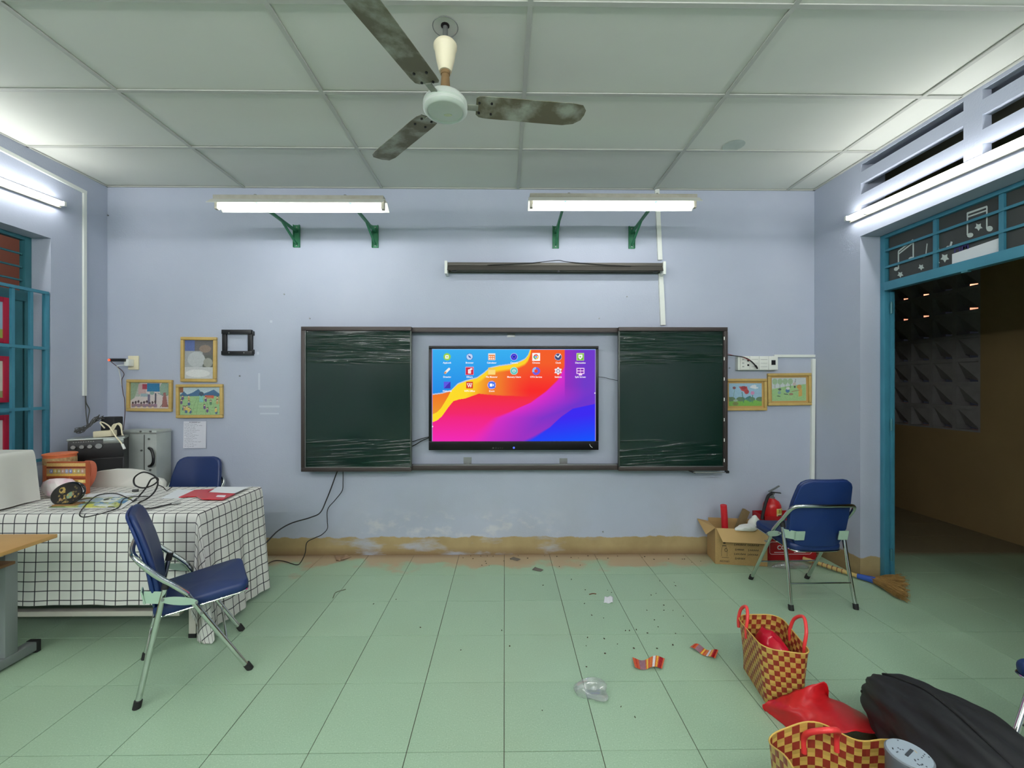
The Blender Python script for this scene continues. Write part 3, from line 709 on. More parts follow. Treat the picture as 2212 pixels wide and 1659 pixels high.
    e(xs[3], y, .0225, (186, 192, 240)); e(xs[3], y, .0195, (66, 56, 206)); e(xs[3], y, .012, (84, 84, 226)); e(xs[3], y, .005, (10, 10, 60))
    sq(xs[4], y, .0235, (250, 250, 250))
    for a0, col in ((0, (225, 70, 60)), (1, (245, 200, 60)), (2, (60, 160, 90))):
        th = np.arctan2(c.Y - y, (c.X - xs[4]) * A); rr = np.hypot((c.X - xs[4]) * A, c.Y - y)
        c.put((rr < .028) & (((th - math.pi / 6 + a0 * 2 * math.pi / 3) % (2 * math.pi)) < 2 * math.pi / 3), col)
    e(xs[4], y, .0085, (250, 250, 250)); e(xs[4], y, .0062, (80, 140, 235))
    e(xs[5], y, .022, (176, 176, 214)); e(xs[5], y, .019, (70, 78, 120)); c.line([(xs[5] - .012, y + .014), (xs[5], y - .004), (xs[5] + .013, y + .03)], .010, (250, 250, 250))
    sq(xs[6], y, .0225, (196, 230, 140)); sq(xs[6], y, .0195, (120, 190, 70)); c.poly([(xs[6] - .012, y + .024), (xs[6] + .012, y + .024), (xs[6] + .012, y - .008), (xs[6], y - .030), (xs[6] - .012, y - .008)], (246, 250, 240)); e(xs[6], y + .002, .005, (130, 180, 90))
    y = .7625
    c.line([(xs[0] - .011, y - .02), (xs[0] + .012, y + .022)], .024, (240, 238, 236)); c.line([(xs[0] - .012, y - .022), (xs[0] - .009, y - .016)], .02, (220, 150, 90))
    sq(xs[1], y, .0245, (236, 160, 190)); sq(xs[1], y, .022, (206, 44, 66)); c.rect(xs[1] - .010, y - .026, xs[1] - .004, y + .014, (250, 250, 250))
    for q in (.010, -.007, -.022): c.rect(xs[1] - .010, y + q - .004, xs[1] + .010, y + q + .006, (250, 250, 250))
    c.ell(xs[1] + .010, y + .022, .008, .008, (250, 250, 250))
    c.poly([(xs[2] - .021, y - .038), (xs[2] + .021, y - .038), (xs[2] + .021, y + .026), (xs[2], y + .026), (xs[2] - .006, y + .036), (xs[2] - .021, y + .036)], (238, 196, 90)); c.rect(xs[2] - .021, y - .038, xs[2] + .021, y + .012, (252, 220, 124))
    e(xs[3], y, .0235, (176, 228, 220)); e(xs[3], y, .020, (90, 196, 190)); e(xs[3], y, .011, (220, 246, 242)); e(xs[3], y, .008, (70, 150, 150)); e(xs[3], y, .004, (220, 246, 242))
    e(xs[4], y, .024, (110, 100, 226)); c.put((np.hypot((c.X - xs[4]) * A, c.Y - y) < .042) & (c.X < xs[4]) & (c.Y > y - .01), (150, 190, 246)); e(xs[4], y, .011, (238, 74, 56))
    th = np.arctan2(c.Y - y, (c.X - xs[5]) * A); rr = np.hypot((c.X - xs[5]) * A, c.Y - y); c.put(rr < .036 + .007 * np.cos(6 * th + math.pi), (240, 238, 246)); e(xs[5], y, .012, (168, 150, 176)); e(xs[5], y, .006, (240, 238, 246))
    sq(xs[6], y, .0, (0, 0, 0)); c.rect(xs[6] - .024, y - .032, xs[6] + .024, y + .034, (250, 214, 250)); c.rect(xs[6] - .010, y - .046, xs[6] + .010, y - .032, (250, 214, 250))
    for i in (-1, 0):
        for j in (-1, 0): c.rect(xs[6] + i * .021 + .0015, y + j * .028 + .004, xs[6] + i * .021 + .0195, y + j * .028 + .026, (132, 50, 180))
    y = .609
    sq(xs[0], y, .020, (96, 90, 226)); c.poly([(xs[0] - .02, y - .036), (xs[0] + .02, y - .036), (xs[0] + .02, y + .036)], (70, 56, 180))
    sq(xs[1], y, .0205, (214, 66, 46)); c.line([(xs[1] - .014, y + .018), (xs[1] - .006, y - .02), (xs[1] + .001, y + .012), (xs[1] + .007, y - .02), (xs[1] + .014, y + .018)], .007, (250, 240, 236)); c.line([(xs[1] - .015, y + .018), (xs[1] + .015, y + .018)], .006, (250, 240, 236))
    e(xs[2], y, .0255, (206, 180, 240)); sq(xs[2], y, .019, (70, 118, 232)); e(xs[2], y, .0215, (70, 118, 232)); c.rect(xs[2] - .013, y - .015, xs[2] + .005, y + .015, (250, 250, 255)); c.poly([(xs[2] + .006, y), (xs[2] + .013, y + .014), (xs[2] + .013, y - .014)], (250, 250, 255))
    e(.003, .16, .004, (245, 240, 250)); e(.996, .522, .004, (250, 240, 255))
    return c
c = wallpaper(); scn = c.obj('screen', (sx0, 3.645, sz0), (sx1 - sx0, 0, 0), (0, 0, sz1 - sz0), m_screen, tv); lab(scn, 'lit screen with app icons over rainbow waves')
m_ltext = EMIT('screen_text', (250, 248, 250), 1.0)
xs = (.092, .229, .364, .5, .635, .770, .906)
rows = ((.851, ('AppLock', 'Browser', 'Calculator', 'Camera', 'Chrome', 'Clock', 'Diagnostics')), (.697, ('Drawing', 'EShare', 'File Manager', 'Memory Usage', 'OTA Service', 'Settings', 'Split Screen')), (.544, ('Welcome', 'WPS Office', 'Zoom')))
for fy, names in rows:
    for fx, nm in zip(xs, names): text('icon_caption', nm, .0195, Vector((sx0 + fx * (sx1 - sx0), 3.6435, sz0 + fy * (sz1 - sz0))), m_ltext, scn, bold=.0004)
MB().lathe([(.009, 0), (.009, .003), (.004, .003)], (0, 0, 0), 16, Matrix.Translation((.08, 3.635, .965)) @ Matrix.Rotation(math.pi / 2, 4, 'X')).build('power_button', EMIT('blue_power_light', (90, 110, 255), 1.2), tv)
m_faint = M('faint_bezel_print', (96, 92, 96), .4)
text('bezel_print', '\u25cf  \u25a1  o  \u2022\u2022  ii', .016, Vector((-.06, 3.6345, .962)), m_faint, tv)
MB().tube(CR([(.735, 3.634, .995), (.742, 3.628, .978), (.758, 3.628, .966)], 4), .002, 6).build('loose_film_tab', m_white, tv)
MB().tube(CR([(tx0 + .03, 3.70, 1.06), (-.72, 3.70, 1.02), (-.80, 3.69, .975), (-.9, 3.70, .94)], 6), .005, 6).build('signal_cable', m_cable, tv)
MB().tube(CR([(tx0 + .03, 3.71, 1.06), (-.73, 3.71, 1.035), (-.81, 3.70, 1.01), (-.9, 3.70, 1.0)], 6), .004, 6).build('signal_cable', m_cable, tv)
MB().tube(CR([(tx1 - .02, 3.70, 1.58), (.87, 3.71, 1.575), (.93, 3.71, 1.56), (1.02, 3.70, 1.54)], 6), .0025, 6).build('signal_cable', m_cable, tv)

# two black cables hanging from the board behind the table
def wp(u, v, y): return AY(u, v, y)
T(MB().tube(CR([wp(736, 1010, 3.72), wp(728, 1020, 3.72), wp(715, 1055, 3.71), wp(705, 1080, 3.70), wp(692, 1107, 3.66), wp(670, 1118, 3.55), wp(630, 1130, 3.4), wp(600, 1147, 3.25), wp(575, 1172, 3.12), wp(556, 1186, 3.05)], 8), .0052, 8).build('cable', m_cable), 'thicker black cable swinging from the board to behind the checked table', 'cable')
T(MB().tube(CR([wp(741, 1010, 3.72), wp(741, 1040, 3.72), wp(739, 1060, 3.72), wp(724, 1080, 3.72), wp(708, 1100, 3.71), wp(707, 1125, 3.70), wp(707, 1142, 3.68), wp(695, 1155, 3.62), wp(680, 1162, 3.58), wp(663, 1172, 3.55), wp(659, 1195, 3.55), FL(650, 1214, .012), FL(640, 1220, .006), FL(612, 1212, .006), FL(590, 1212, .006), FL(566, 1226, .02)], 8), .0036, 8).build('cable', m_cable), 'thin black cable running down the wall onto the floor', 'cable')

# ================================================================== CEILING FAN
fx_, fy_ = fanp.x, fanp.y
fan = E_('ceiling_fan', 'white three-bladed ceiling fan with grimy blades', 'fan')
C3 = Vector((fx_, fy_, 0))
MB().cyl((fx_, fy_, ZC + .03), (fx_, fy_, 3.02), .0125, n=14).build('down_rod', m_steel, fan)
MB().lathe([(.0, 3.17), (.050, 3.172), (.057, 3.162), (.057, 3.15), (.052, 3.142), (.044, 3.09), (.030, 3.035), (.0, 3.034)], C3, 28).build('canopy', m_cream, fan)
MB().lathe([(.0, 3.045), (.023, 3.045), (.023, 3.02), (.019, 3.018), (.028, 2.91), (.0, 2.905)], C3, 20).build('shaft_cover', M('rusty_brown', (134, 106, 70), .6, var=(20, .5)), fan)
MB().lathe([(.0, 2.925), (.05, 2.92), (.09, 2.905), (.105, 2.885), (.108, 2.868), (.103, 2.862), (.107, 2.856), (.107, 2.846), (.098, 2.836), (.088, 2.834), (.084, 2.842), (.06, 2.838), (.0, 2.836)], C3, 40).build('motor', M('dusty_white_enamel', (214, 220, 212), .35, var=(9, .2)), fan)
MB().lathe([(.0, .0), (.019, -.0015), (.021, .001), (.0, .002)], (0, 0, 0), 20, Matrix.Translation((fx_ + .01, fy_ + .02, 2.836)) @ Matrix.Scale(.45, 4, (0, 1, 0))).build('badge', M('yellowed_badge', (206, 212, 176), .4), fan)
def blade_mat():
    t = NT('grimy_blade'); v = t.n('ShaderNodeTexCoord').outputs['Object']
    f = t.ramp(t.noise(7, 6, v), .36, .56)
    t.l(t.mix(f, rgb((168, 170, 158)), rgb((104, 98, 78))), t.b.inputs['Base Color']); t.b.inputs['Roughness'].default_value = .6; return t.m
m_blade = blade_mat()
for k, ang in enumerate((6.7, 133.5, 249.0)):
    a = math.radians(ang); m = Matrix.Translation((fx_, fy_, 2.872)) @ Matrix.Rotation(a, 4, 'Z')
    pitch = Matrix.Rotation(math.radians(-10), 4, 'X')
    out = [(.150, -.052), (.165, -.066), (.20, -.070), (.45, -.073), (.62, -.076), (.675, -.066), (.70, -.03), (.70, .0), (.69, .032), (.655, .056), (.60, .066), (.45, .066), (.20, .064), (.165, .060), (.150, .048)]
    b = MB(); b.prism(out, lambda x, y, h: (x, y, h + .010 * (1 - (y / .07) ** 2)), .0022)
    bl = b.build('blade', m_blade, fan, 60); bl.data.transform(m @ pitch)
    arm = MB().box(.085, .16, -.017, .017, -.004, .002, .002).box(.15, .235, -.04, .04, .0115, .0145, .002); ar = arm.build('blade_arm', M('grimy_arm', (150, 152, 140), .5, var=(12, .5)), bl); ar.data.transform(m @ pitch)
    for x, y in ((.165, -.03), (.165, .03), (.225, -.032), (.225, .032)):
        s_ = MB().cyl((x, y, -.003), (x, y, .012), .006, n=8).build('screw', m_rubber, bl); s_.data.transform(m @ pitch)
MB().tube([(fx_ + .061 * math.cos(t), fy_ + .061 * math.sin(t), ZC + .003) for t in [k * math.pi / 16 for k in range(32)]], .0022, 6, closed=True).build('hole_ring', M('dark_line', (120, 122, 118), .8), ce)
MB().cyl((fx_, fy_ - .006, ZC + .0035), (fx_, fy_ - .006, ZC + .006), .021, n=12).build('hook_hole', M('dark_hole', (26, 20, 20), .9), ce)
hp = FL(1585, 314, ZC + .004)
MB().lathe([(.0, 0), (.075, 0), (.07, .004), (.0, .004)], hp - Vector((0, 0, .003)), 24).build('patched_hole', M('patch_filler', (186, 194, 188), .9, var=(12, .3)), ce)

# ================================================================== THINGS ON THE WALLS
# conduits
def trunk(label, pts, w, d, n):
    b = MB()
    for p, q in zip(pts, pts[1:]): b.bar(p, q, w, d, n)
    return T(b.build('conduit', m_pvc, smooth=0), label, 'conduit')
pt = AY(1419, 412, WY - .011); pb = AY(1432, 705, WY - .011)
cr = E_('conduit', 'white plastic trunking dropping from the ceiling behind the unlit lamp', 'conduit')
for z0, z1 in ((3.25, 2.62), (2.56, 2.40), (2.40, 2.04)):
    k = lambda z: pt.x + (pb.x - pt.x) * (3.25 - z) / (3.25 - 2.03)
    MB().bar((k(z0), WY - .011, z0), (k(z1), WY - .011, z1), .042 if z1 < 2.1 else .038, .02, (0, 1, 0)).build('trunking', m_pvc, cr, 0)
xq = XL + .0105; a = AX(183, 415, xq); b_ = AX(183, 855, xq); c_ = AX(0, 312, xq)
lf_ = E_('conduit', 'thin white trunking on the left wall, turning down beside the corner', 'conduit')
MB().box(XL + .0015, XL + .017, a.y - .012, a.y + .012, b_.z, a.z).build('trunking', m_pvc, lf_, 0)
MB().bar((xq, a.y + .012, a.z), (xq, c_.y - .9, c_.z + .02), .016, .026, (0, 0, 1)).build('trunking', m_pvc, lf_, 0)
p0 = AY(1672, 769, WY - .008); p1 = AY(1759, 770, WY - .008)
T(MB().box(p0.x, XR, WY - .014, WY, p0.z - .012, p0.z + .012, .002).build('conduit', m_pvc), 'short white trunking from the switch box to the corner', 'conduit')
p0 = AY(1757, 775, WY - .01); p1 = AY(1754, 1060, WY - .01)
T(MB().bar((XR - .018, WY - .012, p0.z), (XR - .03, WY - .012, p1.z - .1), .03, .02, (0, 1, 0)).build('conduit', m_pvc, smooth=0), 'white trunking running down the right corner behind the chair', 'conduit')
# switch and socket box on the right
q0 = AY(1588, 800, WY); q1 = AY(1673, 770, WY)
sb = E_('switch_box', 'white surface-mounted box of sockets and switches beside the blackboard', 'switch box')
MB().box(q0.x, q1.x, WY - .045, WY, q0.z, q1.z, .003).build('back_box', m_pvc, sb)
wds = (q1.x - q0.x); 
for k in range(4):
    xa = q0.x + .02 + (wds - .02) * k / 4; xb = q0.x + .02 + (wds - .02) * (k + 1) / 4 - .003
    mo = MB().box(xa, xb, WY - .053, WY - .045, q0.z + .003, q1.z - .003, .002).build('module', m_white, sb)
    zc = (q0.z + q1.z) / 2; xm = (xa + xb) / 2
    if k == 0:
        for j in (-1, 0, 1):
            MB().cyl((xa + .02, WY - .057, zc + j * .032), (xa + .02, WY - .05, zc + j * .032), .013, n=14).build('socket', m_pvc, mo)
            for e in (-.005, .005): MB().box(xa + .02 + e - .002, xa + .02 + e + .002, WY - .0585, WY - .056, zc + j * .032 - .004, zc + j * .032 + .004).build('pin_hole', m_rubber, mo)
        for j in (-.02, .02): MB().box(xb - .022, xb - .006, WY - .0545, WY - .052, zc + j - .006, zc + j + .01).build('pin_hole', m_rubber, mo)
    elif k < 3:
        for j in (-1, 0, 1): MB().box(xa + .01, xb - .01, WY - .054, WY - .052, zc + j * .033 - .001, zc + j * .033 + .001).build('switch_line', M('grey_print', (140, 140, 140), .6), mo)
    else: MB().box(xm - .018, xm + .018, WY - .055, WY - .052, zc - .016, zc + .026).build('breaker', m_black, mo)
T(MB().tube(CR([AY(1566, 767, 3.70), AY(1590, 769, 3.68), AY(1608, 772, 3.67), AY(1622, 780, 3.665), AY(1632, 790, 3.67), AY(1636, 796, 3.685)], 6), .006, 8, rf=lambda t: .004 if t < .45 else (.006 if t < .8 else .011 * (1.6 - t))).build('plug_lead', m_cable), 'black plug lead dangling across the switch box', 'cable')
T(MB().tube(CR([AY(1566, 763, 3.71), AY(1585, 768, 3.69), AY(1605, 772, 3.672), AY(1620, 779, 3.66)], 6), .0025, 6).build('red_wire', M('red_wire', (150, 40, 44), .5)), 'thin red wire beside the black plug lead', 'wire')
# wall outlet with charger on the left
p = AY(290, 784, WY); ol_ = E_('wall_outlet', 'white wall outlet with a plugged-in black charger above the pictures', 'outlet')
MB().box(p.x - .045, p.x + .045, WY - .012, WY, p.z - .06, p.z + .062, .004).build('face_plate', m_cream, ol_)
MB().box(p.x - .14, p.x - .01, WY - .09, WY - .06, p.z + .008, p.z + .034, .005).build('charger', m_black, ol_)
MB().box(p.x - .03, p.x + .01, WY - .07, WY - .012, p.z - .03, p.z + .03, .006).build('adapter', m_white, ol_)
MB().obox((p.x - .135, WY - .091, p.z + .02), (.008, .002, .008)).build('charger_light', EMIT('red_led', (255, 70, 40), 3), ol_)
wy_ = WY - .075
T(MB().tube(CR([(p.x - .135, wy_, p.z + .008), AY(267, 805, wy_ + .04), AY(263, 822, wy_ + .05), AY(266, 850, wy_ + .05), AY(269, 862, wy_ + .05), AY(270, 890, wy_ + .04), AY(268, 915, wy_ + .02), AY(266, 935, wy_)], 6), .003, 6).build('charger_lead', M('dark_red_cable', (84, 62, 64), .5)), 'thin dark lead hanging from the charger to the speaker', 'cable')
T(MB().tube(CR([(p.x - .02, wy_ + .02, p.z - .02), (p.x - .08, wy_, p.z - .03), (p.x - .10, wy_ + .04, p.z - .07), (p.x - .10, WY - .01, p.z - .20)], 6), .003, 6).build('white_lead', m_pvc), 'thin white lead hanging from the wall outlet', 'cable')

def framed(label, u0, v0, u1, v1, cv, fw, tilt=0, mat=None, mount=None, group='gold framed pictures'):
    Y = WY - .02; a, b = AY(u0, v1, Y), AY(u1, v0, Y); x0, z0, x1, z1 = a.x, a.z, b.x, b.z
    xm, zm = (x0 + x1) / 2, (z0 + z1) / 2; w_, h_ = x1 - x0, z1 - z0
    r = E_('framed_picture', label, 'picture', group=group); r.location = (xm, WY, zm); r.rotation_euler = (0, tilt, 0)
    F = lambda b_: b_
    for (xa, xb, za, zb) in ((-w_ / 2, w_ / 2, h_ / 2 - fw, h_ / 2), (-w_ / 2, w_ / 2, -h_ / 2, -h_ / 2 + fw), (-w_ / 2, -w_ / 2 + fw, -h_ / 2 + fw, h_ / 2 - fw), (w_ / 2 - fw, w_ / 2, -h_ / 2 + fw, h_ / 2 - fw)):
        MB().box(xa, xb, -.026, -.002, za, zb, .006).build('frame_side', mat or m_gold, r)
    MB().box(-w_ / 2 + fw * .8, w_ / 2 - fw * .8, -.008, -.003, -h_ / 2 + fw * .8, h_ / 2 - fw * .8).build('backing', mount or m_wood, r, 0)
    cv.a = cv.a * .84 + np.array((150, 148, 145)) * .16
    i = fw * 1.05 + (.016 if mount else 0); cv.obj('picture_sheet', (-w_ / 2 + i, -.0095, -h_ / 2 + i), (w_ - 2 * i, 0, 0), (0, 0, h_ - 2 * i), m_print, r)
    return r
# plain stand-in for the painting: soft blocks of blue, grey and white
c = Cv(70, 92, (120, 118, 122)); c.rect(0, .72, .34, 1, (74, 92, 150)).rect(.34, .62, 1, 1, (92, 88, 88)).rect(0, .3, .62, .72, (158, 162, 166)).rect(.62, .25, 1, .62, (84, 86, 80)).rect(0, 0, 1, .3, (196, 198, 200)).ell(.4, .5, .3, .2, (182, 186, 188)).ell(.7, .78, .2, .1, (132, 112, 98)).ell(.45, .14, .42, .1, (222, 222, 222)).ell(.8, .42, .16, .12, (150, 150, 140)); c.speck(5)
framed('upright gold framed picture in soft greys, whites and blue', 390, 728, 467, 825, c, .027, .008)
# children's drawings
c = Cv(100, 66, (214, 200, 196)); c.rect(0, .45, .25, 1, (170, 178, 164)).poly([(0, 1), (.22, 1), (.1, .4), (0, .3)], (136, 158, 128)).rect(.20, .55, .40, .95, (196, 160, 158)).rect(.30, .75, .42, .95, (160, 50, 70)).rect(.42, .66, .74, .97, (28, 108, 156)).ell(.88, .75, .14, .28, (134, 162, 142)).poly([(.80, .06), (.96, .06), (.90, .62), (.84, .62)], (150, 92, 88))
c.line([(.84, .5), (.70, .60)], .035, (120, 140, 140)).rect(.26, .46, .44, .58, (150, 172, 180)).rect(.44, .18, .50, .55, (104, 96, 124)).rect(.62, .12, .66, .60, (58, 58, 76)).ell(.55, .6, .06, .07, (130, 160, 150)).rect(.03, .04, .68, .16, (140, 120, 132))
for k in range(9): c.ell(.06 + k * .072, .20 + .03 * (k % 3), .028, .05, (62, 44, 50)); c.ell(.06 + k * .072, .13, .035, .05, (150 - 10 * (k % 2), 110, 110 + 12 * (k % 3)))
for k in range(4): c.ell(.15 + k * .14, .04, .03, .03, (226, 200, 160))
c.line([(.76, .05), (.82, .16)], .02, (80, 60, 60)).line([(.98, .05), (.94, .16)], .02, (80, 60, 60)); c.speck(7)
framed('gold framed drawing of a class under a tree, below the outlet', 273, 820, 371, 889, c, .026, .012)
c = Cv(104, 74, (150, 190, 130)); c.rect(0, .74, 1, 1, (186, 206, 214)); c.poly([(0, .72), (.10, .86), (.18, .74), (.30, .80), (.46, .94), (.56, .76), (.72, .84), (.84, .92), (1, .74), (1, .68), (0, .68)], (56, 96, 136)).rect(0, .82, .08, 1, (150, 90, 60))
c.rect(.62, .60, .84, .70, (206, 84, 60)).rect(.48, .46, .58, .70, (120, 196, 186)).ell(.53, .76, .06, .08, (50, 70, 90))
for k in range(5): c.line([(.28 + k * .12, .0), (.42 + k * .05, .62)], .012, (110, 150, 100)).line([(.1, .08 + k * .13), (.9, .16 + k * .12)], .008, (126, 160, 110))
rr = random.Random(5)
for k in range(18):
    x, y = rr.choice((rr.uniform(.03, .3), rr.uniform(.6, .95), rr.uniform(.03, .95))), rr.uniform(.06, .62); q = rr.choice(((94, 70, 120), (60, 84, 130), (186, 150, 90), (220, 190, 90), (80, 120, 90), (200, 110, 60)))
    c.ell(x, y, .032, .07, q).ell(x, y + .085, .026, .036, (60, 50, 50)).ell(x, y + .07, .02, .026, (226, 190, 160))
c.speck(7); framed('gold framed green drawing of children on a lawn, above the handwritten list', 380, 830, 481, 903, c, .026, -.006)
c = Cv(92, 68, (150, 188, 214)); c.rect(0, 0, 1, .26, (110, 172, 62)); 
for k in range(4): c.ell(.06 + .3 * k, .30, .14, .10, (86, 116, 84))
c.line([(.45, .15), (.40, .60)], .03, (48, 110, 96)).line([(.72, .15), (.72, .55)], .025, (60, 120, 90)).line([(.12, .3), (.18, .75)], .015, (110, 150, 120)).ell(.58, .36, .10, .05, (54, 110, 110), .5).ell(.62, .25, .08, .05, (60, 120, 100), -.6)
c.poly([(.30, .86), (.55, .86), (.60, .56), (.48, .62), (.38, .68)], (190, 62, 64)).ell(.54, .62, .07, .10, (176, 52, 56), -.5).ell(.45, .80, .08, .08, (150, 40, 48)).ell(.72, .57, .06, .08, (206, 130, 176)).ell(.16, .80, .05, .06, (122, 62, 66)).ell(.74, .86, .10, .06, (224, 226, 232), .3).ell(.80, .80, .10, .04, (230, 232, 236)).ell(.2, .10, .09, .08, (110, 120, 60)).ell(.2, .24, .07, .05, (150, 176, 150)); c.speck(6)
framed('gold framed drawing of flowers and a white bird beside the blackboard', 1566, 818, 1657, 887, c, .024, -.004, mount=M('tan_mount', (186, 150, 92), .8))
c = Cv(98, 72, (190, 206, 176)); c.rect(0, .55, 1, 1, (196, 204, 206)); c.poly([(0, .5), (.3, .60), (.6, .66), (1, .72), (1, 0), (0, 0)], (150, 192, 126))
for k in range(4): c.line([(.09 + k * .15, .56), (.09 + k * .15, .8)], .02, (104, 124, 100)).ell(.09 + k * .15, .84, .075, .13, (152, 182, 142))
c.line([(.66, .64), (.70, .94)], .02, (96, 100, 96)).ell(.66, .72, .05, .07, (196, 176, 170)).ell(.80, .60, .07, .10, (198, 142, 66)).poly([(.78, .52), (.88, .52), (.88, .2), (.78, .18)], (206, 158, 76)).line([(.80, .46), (.58, .40)], .03, (150, 120, 90)).ell(.46, .44, .06, .09, (66, 106, 150)).ell(.47, .54, .05, .06, (214, 214, 212)).ell(.22, .36, .05, .07, (120, 156, 150)).ell(.23, .50, .045, .05, (70, 80, 84)).ell(.56, .29, .06, .05, (158, 116, 96)).ell(.67, .60, .03, .05, (60, 70, 70))
c.line([(.16, .22), (.24, .20)], .03, (50, 60, 60)).line([(.36, .30), (.46, .28)], .03, (50, 60, 70)); c.speck(6)
framed('gold framed drawing of people planting trees, nearest the right corner', 1659, 806, 1753, 876, c, .024, -.012, mount=M('tan_mount', (186, 150, 92), .8))
# empty black frame
Y = WY - .03; a, b_ = AY(478, 767, Y), AY(545, 712, Y); ef = E_('empty_frame', 'empty black rectangular frame bracket on the wall', 'frame')
x0, x1, z0, z1 = a.x, b_.x, a.z, b_.z
for k in ((x0, x1 - .012, z1 - .038, z1, .03), (x0, x1, z0, z0 + .036, .034), (x0, x0 + .036, z0 + .036, z1 - .038, .022), (x1 - .046, x1 - .008, z0 + .036, z1 - .038, .022), (x1 - .02, x1 + .004, z1 - .05, z1 - .012, .02), (x1 - .02, x1 + .004, z0 + .01, z0 + .05, .02)): MB().box(k[0], k[1], WY - k[4], WY, k[2], k[3], .003).build('frame_bar', m_black, ef)
for x, z in ((x0 + .07, z0 + .02), (x1 - .07, z0 + .02), (x0 + .07, z1 - .03)): MB().cyl((x, WY - .037, z), (x, WY - .03, z), .005, n=8).build('screw', m_steel, ef)
# handwritten list
Y = WY - .004; a, b_ = AY(397, 968, Y), AY(446, 910, Y)
c = Cv(80, 100, (214, 214, 224)); rr = random.Random(9)
c.line([(.25, .965), (.75, .97)], .012, (70, 70, 90)); c.line([(.3, .955), (.55, .958), (.7, .95)], .008, (70, 70, 90))
for k in range(15):
    y = .90 - k * .06; x = .05
    for wd_ in range(rr.choice((4, 5, 6))):
        x2 = x + rr.uniform(.04, .14); c.line([(x, y + rr.uniform(-.008, .008)), ((x + x2) / 2, y + rr.uniform(-.014, .014)), (x2, y + rr.uniform(-.008, .008))], .009, (96, 96, 118)); x = x2 + .03
        if x > .85 or (x > .4 and rr.random() < .3 and k not in (8, 9, 11)): break
T(c.obj('handwritten_list', (a.x, Y, a.z), (b_.x - a.x, 0, 0), (0, 0, b_.z - a.z), m_print, warp=lambda X, Yy: np.stack([0 * X, -.006 * (np.abs(X - .5) * 2) ** 3 * (1 - Yy) - .002, 0 * X], -1)), 'handwritten list on white paper taped to the wall', 'paper')
# nails, screw holes and tape left on the wall
for u, v, wh in ((670, 688, 'just above the left end of the blackboard'), (1294, 688, 'just above the middle right of the blackboard'), (615, 636, 'left of centre between lamp and blackboard'), (1354, 641, 'below the unlit lamp'), (235, 466, 'high in the left corner'), (519, 812, 'under the empty black frame'), (1302, 1148, 'low down above the ochre band'), (1575, 795, 'left of the switch box')):
    p = AY(u, v, WY); T(MB().lathe([(.0, -.012), (.006, -.012), (.006, -.006), (.002, -.005), (.002, 0)], p, 8, Matrix.Rotation(-math.pi / 2, 4, 'X')).build('nail', m_steel), 'small nail in the front wall ' + wh, 'nail', 'nails left in the front wall')
for u0, v0, u1, v1, wh in ((558, 806, 562, 842, 'upright pale strip of old tape right of the pictures'), (560, 876, 604, 880, 'upper of two level tape strips right of the green drawing'), (562, 892, 602, 895, 'lower of two level tape strips right of the green drawing'), (583, 692, 588, 697, 'tiny tape scrap above and right of the empty frame'), (555, 760, 560, 766, 'tiny tape scrap right of the empty frame')):
    p, q = AY(u0, v1, WY), AY(u1, v0, WY); T(MB().box(p.x, q.x, WY - .0015, WY + .001, p.z, q.z).build('tape_scrap', M('old_tape', (188, 194, 206), .4), smooth=0), wh, 'tape', 'tape scraps on the front wall')

